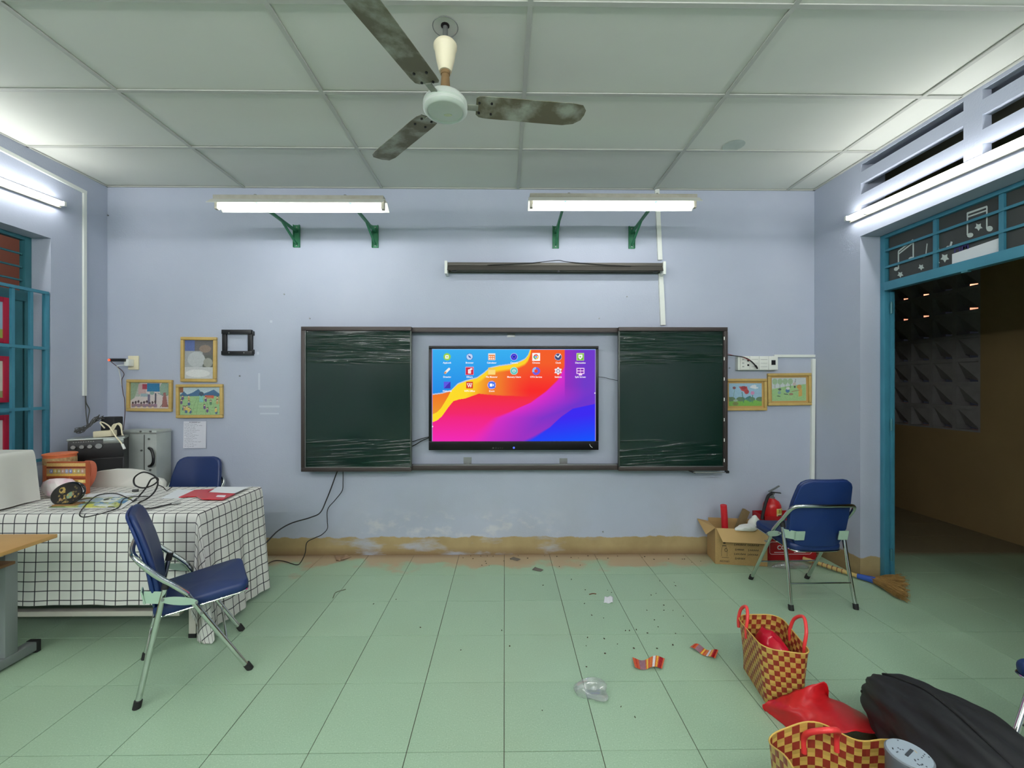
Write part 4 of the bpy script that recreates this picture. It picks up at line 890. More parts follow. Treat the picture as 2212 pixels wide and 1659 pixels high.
# ================================================================== FOLDING CHAIRS (local: +x is where the sitter faces)
def make_chair():
    r = E_('folding_chair', '', 'chair', group='blue folding chairs')
    W = .222
    def arc(p, q, s, n=5): return [p.lerp(q, k / n) for k in range(n + 1)]
    for sy in (1, -1):
        y = sy * W
        g = MB().tube([(.222, y, .012), (.014, y * .985, .383), (-.034, y * .985, .470)], .0125, 12).build('leg', m_chrome, r)
        MB().cyl((.232, y, -.001), (.213, y, .034), .0165, n=12).build('rubber_foot', m_rubber, g)
        yb = sy * (W - .012) 
        g = MB().tube([(-.220, y, .012), (-.170, yb, .27), (-.118, yb, .535)], .0125, 12).build('leg', m_chrome, r)
        MB().cyl((-.2225, y, -.001), (-.216, y, .034), .0165, n=12).build('rubber_foot', m_rubber, g)
        MB().cyl((-.121, yb, .522), (-.113, yb, .562), .0155, n=12).build('joint_cap', m_rubber, g)
        # flat oval link from rear leg to front leg
        o = [(-.065 + .072 * math.cos(t), .458 + .020 * math.sin(t)) for t in [k * math.pi / 10 for k in range(20)]]
        MB().prism(o, lambda a, b, h: (a, y + sy * (.014 + h), b + (a + .065) * -.35), .004).build('link_plate', m_sage, r)
        for px, pz in ((-.128, .483), (.002, .432), (.022, .372)): MB().cyl((px, y + sy * .008, pz), (px, y + sy * .022, pz), .007, n=10).build('rivet', m_steel, r)
        # plate joining the back rest
        MB().prism([(-.134, .455), (-.122, .512), (-.20, .520), (-.204, .462)], lambda a, b, h: (a, sy * (.165 + .052 * (a + .212) / .09 + h), b), .004).build('back_plate', m_sage, r)
        MB().obox((-.203, sy * .150, .490), (.003, .032, .032), ry=-.2).build('back_plate', m_sage, r)
    # arm rest: one tube sweeping round behind the back
    P = [Vector((-.030, W * .985, .466))]
    pts = [(-.034, .219, .472), (-.05, .219, .492), (-.10, .221, .545), (-.145, .222, .590), (-.19, .222, .645), (-.215, .213, .678), (-.232, .190, .697), (-.243, .150, .702), (-.250, .08, .704), (-.252, 0, .704)]
    full = pts + [(a, -b, c) for a, b, c in pts[-2::-1]]
    MB().tube(CR(full, 4), .0125, 12).build('arm_rail', m_chrome, r)
    MB().cyl((-.196, -.212, .165), (-.196, .212, .165), .006, n=8).build('stretcher', m_chrome, r)
    MB().cyl((.128, -.212, .18), (.128, .212, .18), .006, n=8).build('stretcher', m_chrome, r)
    # seat
    def rc(w0, w1, L, rr, n=5):
        c0 = [(L / 2 - rr, w1 / 2 - rr, 0), (-L / 2 + rr, w0 / 2 - rr, 90), (-L / 2 + rr, -w0 / 2 + rr, 180), (L / 2 - rr, -w1 / 2 + rr, 270)]; o = []
        for a, b, a0 in c0:
            for k in range(n + 1): t = math.radians(a0 + 90 * k / n); o.append((a + rr * math.cos(t), b + rr * math.sin(t)))
        return o
    def den(o, n=3):
        q = []
        for i in range(len(o)):
            a, b = o[i], o[(i + 1) % len(o)]; L = math.hypot(b[0] - a[0], b[1] - a[1]); m = max(1, int(L / .03))
            q += [(a[0] + (b[0] - a[0]) * k / m, a[1] + (b[1] - a[1]) * k / m) for k in range(m)]
        return q
    so = den(rc(.36, .405, .40, .05))
    seat = lambda a, b, h: Vector((.030 + a, b, .418 + a * .10 + h - .006 * max(0, 1 - (b / .18) ** 2)))
    MB().cushion(so, seat, .052, 8, .06).build('seat', m_vinyl, r, 60)
    MB().cushion([(a * 1.012, b * 1.012) for a, b in so], lambda a, b, h: seat(a, b, h - .024), .008, 2, .01).build('seat_trim', m_chrome, r, 40)
    # back rest
    prof = [(.0, .24), (.02, .31), (.06, .365), (.12, .405), (.22, .415), (.32, .400), (.40, .375), (.44, .36), (.465, .33), (.482, .28), (.49, .22)]
    right = [(w_ / 2, s_) for s_, w_ in prof]; bo = den(right + [(-a, b) for a, b in right[::-1]])
    d = Vector((-.105, 0, .478)).normalized(); nrm = Vector((d.z, 0, -d.x))
    back = lambda a, b, h: Vector((-.150, a, .402)) + d * b + nrm * (h + .55 * a * a + .012 * math.sin(b / .49 * math.pi) - .012)
    MB().cushion(bo, lambda a, b, h: back(a, b, h * .7 + .010), .040, 8, .09).build('backrest', m_vinyl, r, 60)
    MB().cushion(bo, lambda a, b, h: back(a * .99, b * .99 + .002, h - .008), .014, 4, .04).build('backrest_shell', m_vback, r, 60)
    return r
chairs = [('blue vinyl folding chair pulled out in front of the checked table', (-1.667, 2.292, 0), math.radians(36.5)),
          ('blue vinyl folding chair seen from behind, facing the cardboard box', (2.136, 3.022, 0), math.radians(91)),
          ('blue vinyl folding chair against the front wall behind the checked table', (-2.645, 3.468, 0), math.radians(-87)),
          ('blue vinyl folding chair mostly cut off at the right edge, beside the black bag', (2.2, 1.45, 0), math.radians(195))]
ch0 = make_chair()
for k, (lb, lc, rz) in enumerate(chairs):
    c = ch0 if k == 0 else copy_tree(ch0)
    c.location = lc; c.rotation_euler = (0, 0, rz); c['label'] = lb

# ================================================================== CHECKED TABLE
tx0, tx1, ty0, ty1, tz = -3.42, -1.80, 2.49, 3.12, .752
tb = E_('teacher_table', 'table hidden under the checked cloth', 'table')
MB().box(tx0, tx1, ty0, ty1, tz - .025, tz, .003).build('table_top', m_wood, tb)
for x in (tx0 + .06, tx1 - .06):
    for y in (ty0 + .06, ty1 - .05): MB().box(x - .02, x + .02, y - .02, y + .02, .02, tz - .025).build('leg', M('pale_steel_bar', (196, 192, 180), .5), tb); MB().box(x - .022, x + .022, y - .022, y + .022, 0, .025).build('foot_cap', m_rubber, tb)
MB().box(tx0 + .06, tx1 - .14, ty0 + .045, ty0 + .085, .128, .158, .003).build('stretcher', M('pale_steel_bar', (196, 192, 180), .5), tb)
MB().box(tx0 + .06, tx1 - .14, ty0 + .33, ty0 + .35, .16, tz - .03).build('modesty_panel', M('dark_panel', (30, 24, 24), .7), tb)
m_check = check_material()
def cloth_xy(A, B, X1, Y0, ztop, zmin, of, seed):
    da = max(0, A - X1); db = max(0, Y0 - B); ov_ = math.hypot(da, db)
    x = min(A, X1); y = max(B, Y0); z = ztop + .004
    if ov_ > 1e-6:
        nx, ny = da / ov_, -db / ov_
        e = .014 * (1 - math.exp(-ov_ / .02)); th = math.atan2(db, da)
        if da > 0 and db > 0: fold = .085 * ov_ * math.sin(th * 6 + .6) * (.4 + .6 * min(1, ov_ / .3)) + .05 * ov_
        elif db > 0: fold = of * ov_ * (math.sin(A * 11 + seed) + .5 * math.sin(A * 27)) + .02 * ov_
        else: fold = of * 2.6 * ov_ * (math.sin(B * 21) + .45 * math.sin(B * 47 + 1)) + .07 * ov_
        dr_ = ov_ - .006; top = ztop + .004 - max(0, dr_)
        if top < zmin:
            fold += (zmin - top) * .4; top = zmin + .012 * (1 + math.sin(A * 40 + B * 31)) * min(1, (zmin - top) * 8)
        x += nx * (e + fold); y += ny * (e + fold); z = top
    return Vector((x, y, z))
LA, LBk = (tx1 - tx0 + .73), (ty1 - ty0 + .535)
def cf(s, t):
    A = tx0 - .0 + s * LA; B = ty1 + .005 - t * LBk
    if A > tx1: 
        pass
    p = cloth_xy(A, B, tx1, ty0, tz, .006, .010, .5)
    return p
b = MB().grid(cf, 170, 90, uv=lambda s, t: (s * LA + .02, t * LBk + .03))
T(b.build('checked_tablecloth', m_check, smooth=180), 'white tablecloth with dark checked lines reaching the floor', 'tablecloth')
# box under a white dust cloth on the table's left end
cb = E_('cloth_covered_box', 'box under a white dust cloth on the left end of the table', 'covered box')
bx0, bx1, by0, by1, bz = -3.46, -3.04, 2.44, 2.75, 1.085
MB().box(bx0, bx1 - .012, by0 + .012, by1 - .012, tz + .006, bz - .004).build('box', m_wood, cb)
m_sheet = M('white_sheet', (206, 205, 198), .92, bump=(40, .1), spec=.1, var=(2, .2), col2=(190, 188, 180))
def sf(s, t):
    A = bx0 + s * (bx1 - bx0 + .34); B = by1 - t * (by1 - by0 + .86)
    da, db = max(0, A - bx1), max(0, by0 - B); o = math.hypot(da, db)
    x, y, z = min(A, bx1), max(B, by0), bz + .004
    if o:
        nx, ny = da / o, -db / o; e = .012 * (1 - math.exp(-o / .02))
        if da > 0 and db > 0: th = math.atan2(db, da); f = .16 * o * (1 - .55 * math.cos(4 * th)) * min(1, .45 / max(o, .01))
        elif db > 0: f = .012 * o * math.sin(A * 24) + .03 * min(o, .4)
        else: f = .10 * o + .02 * o * math.sin(B * 30)
        x += nx * (e + f); y += ny * (e + f); z -= o
    if y > ty0 - .03 and z < tz + .016: z = tz + .016
    elif y <= ty0 - .03 and z < .24: z = .24
    if ty0 - .05 < y <= ty0 - .02 + .03 and z < tz - .02 and y > ty0 - .045: y = ty0 - .045
    return Vector((x, y, z))
MB().grid(sf, 60, 90).build('dust_cloth', m_sheet, cb, 180)

# wooden pupil desk at the left edge
dk = E_('pupil_desk', 'wooden pupil desk with a grey steel frame at the left edge', 'desk')
m_top = M('varnished_desk_top', (190, 148, 88), .4, var=(3, .4), col2=(164, 120, 66)); m_dframe = M('grey_steel_frame', (128, 134, 134), .5, .2)
MB().box(-3.42, -2.36, 1.80, 2.252, .700, .720, .004).build('desk_top', m_top, dk)
MB().box(-3.38, -2.56, 1.86, 2.235, .570, .586, .003).build('shelf', M('shelf_board', (120, 84, 44), .6, var=(4, .4)), dk)
for x in (-2.66, -3.30):
    MB().box(x - .022, x + .022, 2.255, 2.315, .05, .69, .006).build('leg', m_dframe, dk)
    ft = MB().box(x - .028, x + .028, 1.84, 2.405, .012, .062, .006).build('foot', m_dframe, dk)
    for y in (1.835, 2.41): MB().box(x - .030, x + .030, y - .012, y + .012, .0, .066, .004).build('foot_cap', m_rubber, ft)
    MB().bar((x, 2.29, .60), (x, 1.9, .69), .03, .02).build('support_arm', m_dframe, dk)
MB().box(-3.3, -2.66, 2.275, 2.30, .62, .68).build('cross_rail', m_dframe, dk)

# ================================================================== ON THE CHECKED TABLE
TZ = tz + .006
def sheet(name, label, cat, quads, mat, th=.0015, z=TZ):
    b = MB()
    for q in quads:
        pts = [FL(u, v, z) for u, v in q]; b.rings([[p for p in pts], [p + Vector((0, 0, th)) for p in pts]])
    return T(b.build(name, mat, smooth=0), label, cat)
sheet('paper_sheet', 'white paper lying beside the red folder at the table corner', 'paper', [[(452, 1063), (471, 1052), (538, 1052), (507, 1066)]], m_paper, z=TZ + .014)
sheet('paper_sheet', 'white paper tucked left of the red folder', 'paper', [[(348, 1077), (382, 1058), (424, 1059), (388, 1077)]], m_paper)
rf = E_('red_folder', 'shiny red folder left open on the checked table', 'folder')
for q, z in (([(386, 1075), (421, 1059), (463, 1057), (428, 1073)], TZ + .002), ([(424, 1073), (447, 1064), (508, 1067), (481, 1080), (436, 1079)], TZ + .008)):
    p = [FL(u, v, z) for u, v in q]; MB().rings([p, [k + Vector((0, 0, .004)) for k in p]]).build('flap', M('red_folder_card', (196, 30, 44), .28), rf, 0)
p = [FL(u, v, TZ + .0125) for u, v in ((466, 1073), (470, 1070), (488, 1070), (485, 1074))]; MB().rings([p, [k + Vector((0, 0, .001)) for k in p]]).build('folder_label', m_paper, rf, 0)
# colour magazine sheet
P0, P1, P2 = FL(98, 1100, TZ), FL(262, 1100, TZ), FL(150, 1076, TZ)
c = Cv(90, 44, (176, 184, 120)); rr = random.Random(2)
for k in range(60): c.ell(rr.random(), rr.random(), rr.uniform(.03, .12), rr.uniform(.06, .2), rr.choice(((206, 204, 90), (110, 130, 80), (220, 224, 214), (70, 120, 160), (60, 62, 50), (190, 190, 110), (150, 176, 190))))
c.rect(0, 0, 1, .09, (222, 222, 218)).rect(.93, 0, 1, 1, (224, 224, 222)); c.speck(8)
T(c.obj('magazine_sheet', P0 + Vector((0, 0, .003)), P1 - P0, P2 - P0 + Vector((0, 0, .002)), m_print), 'yellow and green picture sheet under the lacquer plaque', 'sheet')
sheet('paper_sheet', 'white paper beneath the cable loop in the middle of the table', 'paper', [[(186, 1074), (190, 1068), (262, 1064), (300, 1068), (252, 1074)]], m_paper)
# lacquer plaque on a little stand
pl = E_('lacquer_plaque', 'oval black lacquer plaque with golden flowers on the table', 'plaque')
pc = FL(152, 1090, TZ); Yp = pc.y
o = [(.108 * math.cos(t), .068 * math.sin(t)) for t in [k * 2 * math.pi / 40 for k in range(40)]]
tl = math.radians(10)
def pf(a, b, h): return (pc.x + a * math.cos(tl) - b * math.sin(tl) * .9, Yp - .03 + h + .25 * (b + .07), TZ + .072 + a * math.sin(tl) + b)
MB().cushion(o, pf, .02, 4, .08).build('plaque_body', M('black_lacquer', (20, 18, 18), .2, coat=.5), pl, 50)
c = Cv(60, 40, (26, 22, 20)); rr = random.Random(4); c.ell(.36, .72, .10, .15, (176, 150, 84)).ell(.33, .74, .05, .08, (40, 30, 20)).ell(.62, .42, .12, .13, (120, 150, 120), .6)
for k in range(34): c.ell(rr.uniform(.25, .97), rr.uniform(.05, .5) + (.3 if rr.random() < .3 else 0), .035, .05, rr.choice(((170, 140, 70), (130, 110, 60), (90, 80, 50), (150, 120, 90))))
X, Y_ = c.X, c.Y; hid = ((X - .5) / .44) ** 2 + ((Y_ - .5) / .42) ** 2 > 1; c.a[hid] = (24, 21, 20)
oc = c.obj('painted_flowers', (0, 0, 0), (1, 0, 0), (0, 1, 0), m_print, pl)
vs_ = oc.data.vertices
for v in vs_:
    a, b = (v.co.x - .5) * .200, (v.co.y - .5) * .126; rr_ = math.hypot(a / .100, b / .063)
    if rr_ > 1: a, b = a / rr_, b / rr_
    v.co = Vector(pf(a * .97, b * .97, -.0125))
MB().obox((pc.x + .0, Yp - .01, TZ + .006), (.066, .035, .006), rz=.1, bev=.003).build('stand', m_wood, pl)
# microphone leads
AYt = lambda u, v, z=TZ + .006: FL(u, v, z)
T(MB().tube(CR([AYt(372, 1088), AYt(350, 1093), AYt(318, 1099), AYt(299, 1095), AYt(300, 1086), AY(318, 1077, 2.66), AY(334, 1062, 2.72), AY(341, 1043, 2.76), AY(333, 1028, 2.78), AY(310, 1020, 2.80), AY(291, 1031, 2.80), AY(291, 1047, 2.80), AY(308, 1054, 2.78), AY(328, 1049, 2.76), AY(341, 1039, 2.72), AY(338, 1032, 2.70), AY(326, 1036, 2.72), AY(316, 1053, 2.76), AYt(300, 1072), AYt(290, 1081)], 8), .0048, 8).build('microphone_lead', m_cable), 'thick black lead standing up in loops on the checked table', 'cable')
T(MB().tube(CR([AYt(390, 1086), AYt(371, 1088)], 3), .0085, 10).build('jack_plug', m_steel), 'silver jack plug at the end of the black lead', 'plug')
T(MB().tube(CR([AYt(372, 1052), AYt(360, 1059), AY(352, 1052, 2.95), AY(340, 1047, 2.9)], 6), .003, 6).build('thin_lead', m_cable), 'short thin black lead by the chair behind the table', 'cable')
T(MB().tube(CR([AYt(320, 1072), AYt(289, 1073), AYt(266, 1079), AYt(256, 1096), AYt(230, 1106), AYt(204, 1113, TZ + .01), AY(180, 1117, 2.452), AY(172, 1110, 2.46), AYt(184, 1092), AYt(205, 1073), AYt(224, 1067), AYt(250, 1066), AYt(272, 1074), AYt(289, 1083)], 8), .0033, 6).build('thin_lead', m_cable), 'thin black lead looping over the front edge of the checked table', 'cable')
T(MB().tube([AYt(286, 1060), AYt(299, 1059)], .009, 8).build('black_plug', m_black), 'small black plug lying near the standing cable loop', 'plug')
# crafts at the back left of the table
bxp = E_('striped_gift_box', 'orange and gold striped gift box with coloured rings on the table', 'box')
Yb = 2.92; a, b_ = AY(100, 1052, Yb), AY(186, 998, Yb)
MB().box(a.x, b_.x, Yb, Yb + .03, TZ, b_.z, .004).build('box_body', M('orange_brown_card', (176, 84, 44), .5), bxp)
c = Cv(90, 60, (168, 84, 48))
for y, h_, q in ((.93, .05, (214, 176, 110)), (.60, .03, (220, 180, 90)), (.40, .05, (216, 186, 110)), (.5, .02, (120, 50, 30)), (.84, .02, (110, 44, 30)), (.25, .06, (150, 62, 40)), (.1, .05, (190, 110, 60))): c.rect(0, y - h_, 1, y + h_, q)
c.rect(0, .64, 1, .80, (180, 150, 110))
for k in range(9): q = ((120, 140, 196), (206, 186, 90), (170, 170, 120), (196, 150, 140), (150, 160, 196))[k % 5]; c.ell(.12 + k * .10, .72, .042, .065, q).ell(.12 + k * .10, .72, .018, .028, (220, 214, 204))
for k in range(3): c.rect(.3 + k * .26, .36, .42 + k * .26, .44, (250, 226, 150))
c.line([(.05, .0), (.6, .5)], .05, (190, 104, 60)).speck(6)
c.obj('box_front', (a.x + .003, Yb - .0015, TZ + .002), (b_.x - a.x - .006, 0, 0), (0, 0, b_.z - TZ - .004), m_print, bxp)
m_or = M('orange_drum', (218, 116, 70), .45); dm = E_('toy_drum', 'orange toy drum standing behind the striped gift box', 'drum')
dc = AY(130, 1000, 3.045); R_ = .085; zt = AY(130, 980, 3.045).z
MB().lathe([(.0, TZ), (R_, TZ), (R_, zt - .006), (R_ + .006, zt - .004), (R_ + .006, zt + .004), (R_ - .004, zt + .006), (.0, zt + .004)], (dc.x, dc.y, 0), 32).build('drum_shell', m_or, dm)
MB().lathe([(R_ + .0015, zt - .068), (R_ + .002, zt - .068), (R_ + .002, zt - .022), (R_ + .0015, zt - .022)], (dc.x, dc.y, 0), 32).build('patterned_band', M('beige_pattern', (196, 170, 120), .6, var=(60, .8), col2=(150, 100, 60)), dm)
dsk = AY(186, 1018, 3.03); mm = Matrix.Translation(dsk) @ Matrix.Rotation(math.radians(62), 4, 'Y') @ Matrix.Rotation(math.radians(-25), 4, 'X')
T(MB().lathe([(.0, -.02), (.094, -.02), (.098, -.012), (.098, .012), (.09, .02), (.0, .018)], (0, 0, 0), 32, Matrix.Translation((dsk.x, dsk.y, TZ + .112)) @ Matrix.Rotation(math.radians(78), 4, 'X') @ Matrix.Rotation(math.radians(-25), 4, 'Y')).build('hand_drum', M('terracotta_skin', (198, 102, 72), .55, var=(10, .4))), 'round terracotta hand drum leaning beside the striped gift box', 'drum')
def crumple(name, label, cat, c0, size, mat, seed, n=14, spread=.35, sm=25):
    rr = random.Random(seed); b = MB(); b.bm.free(); b.bm = bmesh.new(); bmesh.ops.create_icosphere(b.bm, subdivisions=3, radius=1)
    ds = [(Vector((rr.uniform(-1, 1), rr.uniform(-1, 1), rr.uniform(-1, 1))).normalized(), rr.uniform(-spread, spread)) for _ in range(n)]
    for v in b.bm.verts:
        k = 1 + sum(a * max(0, v.co.normalized().dot(d)) ** 6 for d, a in ds) + rr.uniform(-.05, .05)
        v.co = Vector((v.co.x * k * size[0], v.co.y * k * size[1], max(v.co.z * k, -.75) * size[2]))
    zmin = min(v.co.z for v in b.bm.verts)
    for v in b.bm.verts: v.co += Vector(c0) - Vector((0, 0, zmin))
    return T(b.build(name, mat, smooth=sm), label, cat)
pb = FL(148, 1062, TZ)
crumple('plastic_bag', 'crumpled white and pink plastic bag behind the lacquer plaque', 'plastic bag', (AY(146, 1060, 2.87).x, 2.86, TZ), (.085, .034, .06), M('milky_bag', (222, 216, 214), .35, var=(9, .6, 3), col2=(208, 140, 170)), 5, 40, .45, 12)
# ---- behind the table: speaker, metal case, covered chair
sz1_ = 1.112; SW = .32; sa = math.radians(33)
FRp = Vector((-3.02, 3.38, 0)); FLp = FRp - Vector((math.cos(sa), math.sin(sa), 0)) * SW
sp = E_('trolley_speaker', 'black portable speaker with silver knobs in the left corner', 'speaker', FLp, sa)
m_trim = M('silver_trim', (150, 156, 152), .35, .6)
MB().box(0, SW, .01, .19, .03, sz1_ - .02, .012).build('cabinet', m_black, sp)
MB().box(.012, SW - .012, 0, .014, .06, .93, .004).build('grille', M('speaker_grille', (16, 16, 18), .8, bump=(400, .3, .001)), sp)
MB().box(.002, SW - .002, -.004, .012, .94, sz1_ - .034, .004).build('control_panel', m_black, sp)
MB().box(-.004, SW + .004, -.002, .195, sz1_ - .032, sz1_ - .016, .004).build('top_trim', m_trim, sp)
for q, r_ in ((.11, .015), (.255, .015), (.395, .015), (.55, .022)):
    MB().cyl((q * SW, -.024, 1.036), (q * SW, -.003, 1.036), r_ * .9, r_, n=18).build('knob', m_steel, sp)
for z in (1.072, 1.086):
    for k in range(9): MB().box(.035 + k * .0135 - .004, .035 + k * .0135 + .004, -.008, -.003, z - .003, z + .003).build('button', m_steel, sp)
MB().box(SW * .62, SW - .002, -.012, .004, sz1_ - .062, sz1_ - .026, .004).build('handle_bracket', m_trim, sp)
for x in (.05, SW - .05): MB().cyl((x - .012, .05, .03), (x + .012, .05, .03), .03, n=14).build('wheel', m_rubber, sp)
ps = E_('power_strip', 'white power strip lying on top of the black speaker', 'power strip')
p = AY(206, 936, 3.36); q = AY(243, 933, 3.36)
MB().obox(((p.x + q.x) / 2, 3.37, sz1_ + .010), (abs(q.x - p.x) / 2, .03, .024), rz=.06, ry=-.06, bev=.007).build('strip_body', m_cream, ps)
rr = random.Random(8)
for k in range(3):
    MB().tube(CR([AY(238 + k * 3, 930, 3.38), AY(246 + k * 4, 917 - k, 3.40), AY(258 + k * 2, 918, 3.40), AY(263, 930 + k * 2, 3.38), AY(264 + k, 940, 3.35)], 6), .0045, 6).build('lead', m_cream, ps)
MB().tube(CR([AY(226, 925, 3.34), AY(217, 914, 3.34), AY(221, 912, 3.34), AY(236, 921, 3.32), AY(248, 940, 3.285), AY(258, 952, 3.28), AY(266, 963, 3.28)], 6), .005, 6).build('lead', m_cream, ps)
T(MB().tube([AY(264, 959, 3.272), AY(269, 970, 3.272)], .009, 8).build('lead_plug', m_white), 'white plug dangling in front of the speaker', 'plug')
p = AY(242, 921, 3.46); T(MB().box(p.x - .055, p.x + .055, 3.42, 3.50, sz1_ - .0155, AY(242, 900, 3.46).z, .008).build('small_speaker', M('matt_black', (30, 30, 34), .6)), 'small black box standing behind the power strip', 'speaker')
cbun = E_('cable_bundle', 'coiled grey cable bundle on the speaker, tied in the middle', 'cable')
m_gc = M('grey_cable', (74, 74, 72), .6)
for k in range(7):
    f = lambda a, j=4: a + rr.uniform(-j * 1.7, j * 1.7)
    MB().tube(CR([AY(f(190), f(921, 2), 3.36 + .01 * k), AY(f(168, 5), f(930, 3), 3.35), AY(f(172, 4), f(934, 2), 3.33), AY(f(190, 3), f(923, 2), 3.34), AY(f(205, 4), f(905, 3), 3.38), AY(f(216, 6), f(896 + k * 2, 2), 3.40), AY(f(208, 4), f(908, 3), 3.40), AY(f(190), f(921, 2), 3.37)], 5), .0026, 5).build('coil', m_gc, cbun)
T(MB().tube(CR([AX(185, 855, XL + .012), AX(186, 870, XL + .012), AX(193, 885, XL + .014), AY(190, 905, 3.5), AY(190, 921, 3.38)], 6), .004, 6).build('wall_cable', m_gc), 'dark cable from the left trunking down to the coil', 'cable')
T(MB().tube(CR([AX(184.5, 855, XL + .012), AX(185, 880, XL + .012), AY(187, 905, 3.45), AY(188, 918, 3.38)], 6), .0035, 6).build('wall_cable', m_gc), 'second dark cable from the left trunking, the straighter one', 'cable')
mc = E_('metal_case', 'dented grey metal case standing against the wall beside the speaker', 'case')
m_case = M('grey_case_metal', (178, 184, 180), .5, .1, var=(6, .4), col2=(146, 152, 150))
cx0, cx1 = -3.22, AY(338, 930, 3.55).x
MB().box(cx0, cx1, 3.55, 3.71, .02, 1.128, .012).build('shell', m_case, mc)
MB().box(cx0 - .002, cx1 + .002, 3.545, 3.715, 1.10, 1.113, .003).build('rim', M('case_rim', (180, 184, 180), .35, .6), mc)
MB().box(AY(312, 950, 3.55).x - .003, AY(312, 950, 3.55).x + .003, 3.5465, 3.552, .05, 1.09).build('seam', m_steel, mc)
MB().tube(CR([AY(322, 968, 3.545), AY(327, 972, 3.52), AY(331, 985, 3.515), AY(331, 998, 3.515), AY(327, 1005, 3.52), AY(322, 1007, 3.545)], 6), .011, 8).build('handle', m_black, mc)
for u, v in ((304, 932), (325, 932), (322, 948), (325, 1015), (306, 973)): p = AY(u, v, 3.548); MB().cyl((p.x, 3.543, p.z), (p.x, 3.551, p.z), .008, n=10).build('rivet', m_steel, mc)
cc = E_('covered_chair', 'chair with an arched back under a white cover behind the table', 'chair')
x0, x1 = AY(150, 1050, 3.2).x, AY(368, 1050, 3.2).x
tp = [(160, 1043), (178, 1032), (200, 1023), (230, 1014), (262, 1010), (290, 1010), (318, 1013), (330, 1018), (345, 1028), (362, 1032), (368, 1040)]
out = [(AY(u, v, 3.2).x, AY(u, v, 3.2).z) for u, v in tp]; out = [(out[0][0] - .03, .40)] + out + [(out[-1][0] - .05, .40)]
MB().cushion(out, lambda a, b, h: (a, 3.155 + h, b), .045, 6, .03).build('back_cover', m_sheet, cc, 50)
MB().box(out[0][0] + .02, out[-1][0] - .03, 3.135, 3.175, .0, .42, .01).build('skirt', m_sheet, cc)

# ================================================================== RIGHT-HAND CORNER
bo = E_('cardboard_box', 'open cardboard box with printed bottle sketch near the right corner', 'box', (1.774, 3.528, 0), math.radians(-8.3))
BW, BD, BH, q = .410, .205, .298, .005
MB().box(0, BW, 0, q, 0, BH).build('front_wall', m_card, bo, 0); MB().box(0, BW, BD - q, BD, 0, BH).build('back_wall', m_card, bo, 0)
MB().box(0, q, q, BD - q, 0, BH).build('side_wall', m_card, bo, 0); MB().box(BW - q, BW, q, BD - q, 0, BH).build('side_wall', m_card, bo, 0); MB().box(q, BW - q, q, BD - q, 0, q).build('bottom', m_card, bo, 0)
m_cardl = M('cardboard_inside', (190, 158, 106), .85, var=(6, .2), col2=(172, 140, 92))
MB().rings([[(0.01, -.002, BH), (BW - .005, -.002, BH), (BW - .02, -.075, BH - .085), (.035, -.075, BH - .085)], [(0.01, .003, BH + .004), (BW - .005, .003, BH + .004), (BW - .02, -.071, BH - .081), (.035, -.071, BH - .081)]]).build('flap', m_cardl, bo, 0)
MB().rings([[(0, .01, BH), (0, BD - .01, BH), (-.085, BD - .0, BH + .012), (-.065, .03, BH - .065)], [(0.003, .01, BH + .004), (0.003, BD - .01, BH + .004), (-.083, BD - .0, BH + .017), (-.063, .03, BH - .06)]]).build('flap', m_card, bo, 0)
MB().rings([[(BW, .01, BH), (BW, BD - .01, BH), (BW + .022, BD - .01, BH - .08), (BW + .022, .02, BH - .08)], [(BW - .003, .01, BH + .004), (BW - .003, BD - .01, BH + .004), (BW + .024, BD - .01, BH - .076), (BW + .024, .02, BH - .076)]]).build('flap', m_card, bo, 0)
MB().rings([[(0.01, BD - .004, BH), (BW - .01, BD - .004, BH), (BW - .01, BD + .0, BH + .03), (.01, BD + .0, BH + .03)], [(0.01, BD, BH), (BW - .01, BD, BH), (BW - .01, BD + .004, BH + .03), (.01, BD + .004, BH + .03)]]).build('flap', m_card, bo, 0)
c = Cv(110, 56, (164, 132, 84)); k_ = (72, 58, 38)
c.rect(.145, .80, .185, .90, k_).line([(.13, .74), (.20, .74)], .03, k_).line([(.13, .72), (.11, .55), (.11, .3), (.22, .3), (.22, .55), (.20, .72)], .018, (104, 84, 54)).ell(.20, .56, .03, .08, k_).ell(.20, .56, .018, .055, (164, 132, 84)).line([(.12, .25), (.25, .25)], .025, k_)
for x, y, w_ in ((.40, .80, .2), (.42, .60, .14), (.40, .42, .2), (.42, .24, .16), (.66, .80, .2), (.67, .60, .18), (.66, .42, .18)):
    c.rect(x - .035, y - .04, x - .015, y + .04, (110, 88, 56))
    for j in range(5): c.line([(x + w_ * j / 5, y - .02), (x + w_ * j / 5 + .02, y + .03)], .025, k_); c.line([(x + w_ * j / 5 + .02, y + .03), (x + w_ * (j + .6) / 5, y - .02)], .02, k_)
for j in range(9): c.line([(.08 + j * .022, .07), (.09 + j * .022, .13)], .02, k_)
c.speck(4); c.obj('printed_panel', (.006, -.0008, .006), (BW - .012, 0, 0), (0, 0, .205), m_print, bo)
Y = 3.62
p0 = AY(1567, 1150, Y); p1 = AY(1563, 1091, Y - .02)
T(MB().tube([(p0.x + .006, Y, .03), p0.lerp(p1, .5), p0.lerp(p1, .52), p1], .026, 18, rf=lambda t: .026 if t < .4 or t > .95 else .029 if t < .6 else .026).build('red_tube', M('red_tube_plastic', (196, 28, 40), .5)), 'red plastic tube standing in the cardboard box', 'tube')
p0, p1 = AY(1586, 1165, Y - .01), AY(1612, 1102, Y + .05)
T(MB().bar(p0, p1, .055, .03, (0, 1, 0)).build('wooden_stick', M('brown_board', (124, 104, 70), .7, var=(8, .4)), smooth=0), 'flat brown wooden stick leaning in the cardboard box', 'stick')
pc_ = AY(1618, 1146, 3.47)
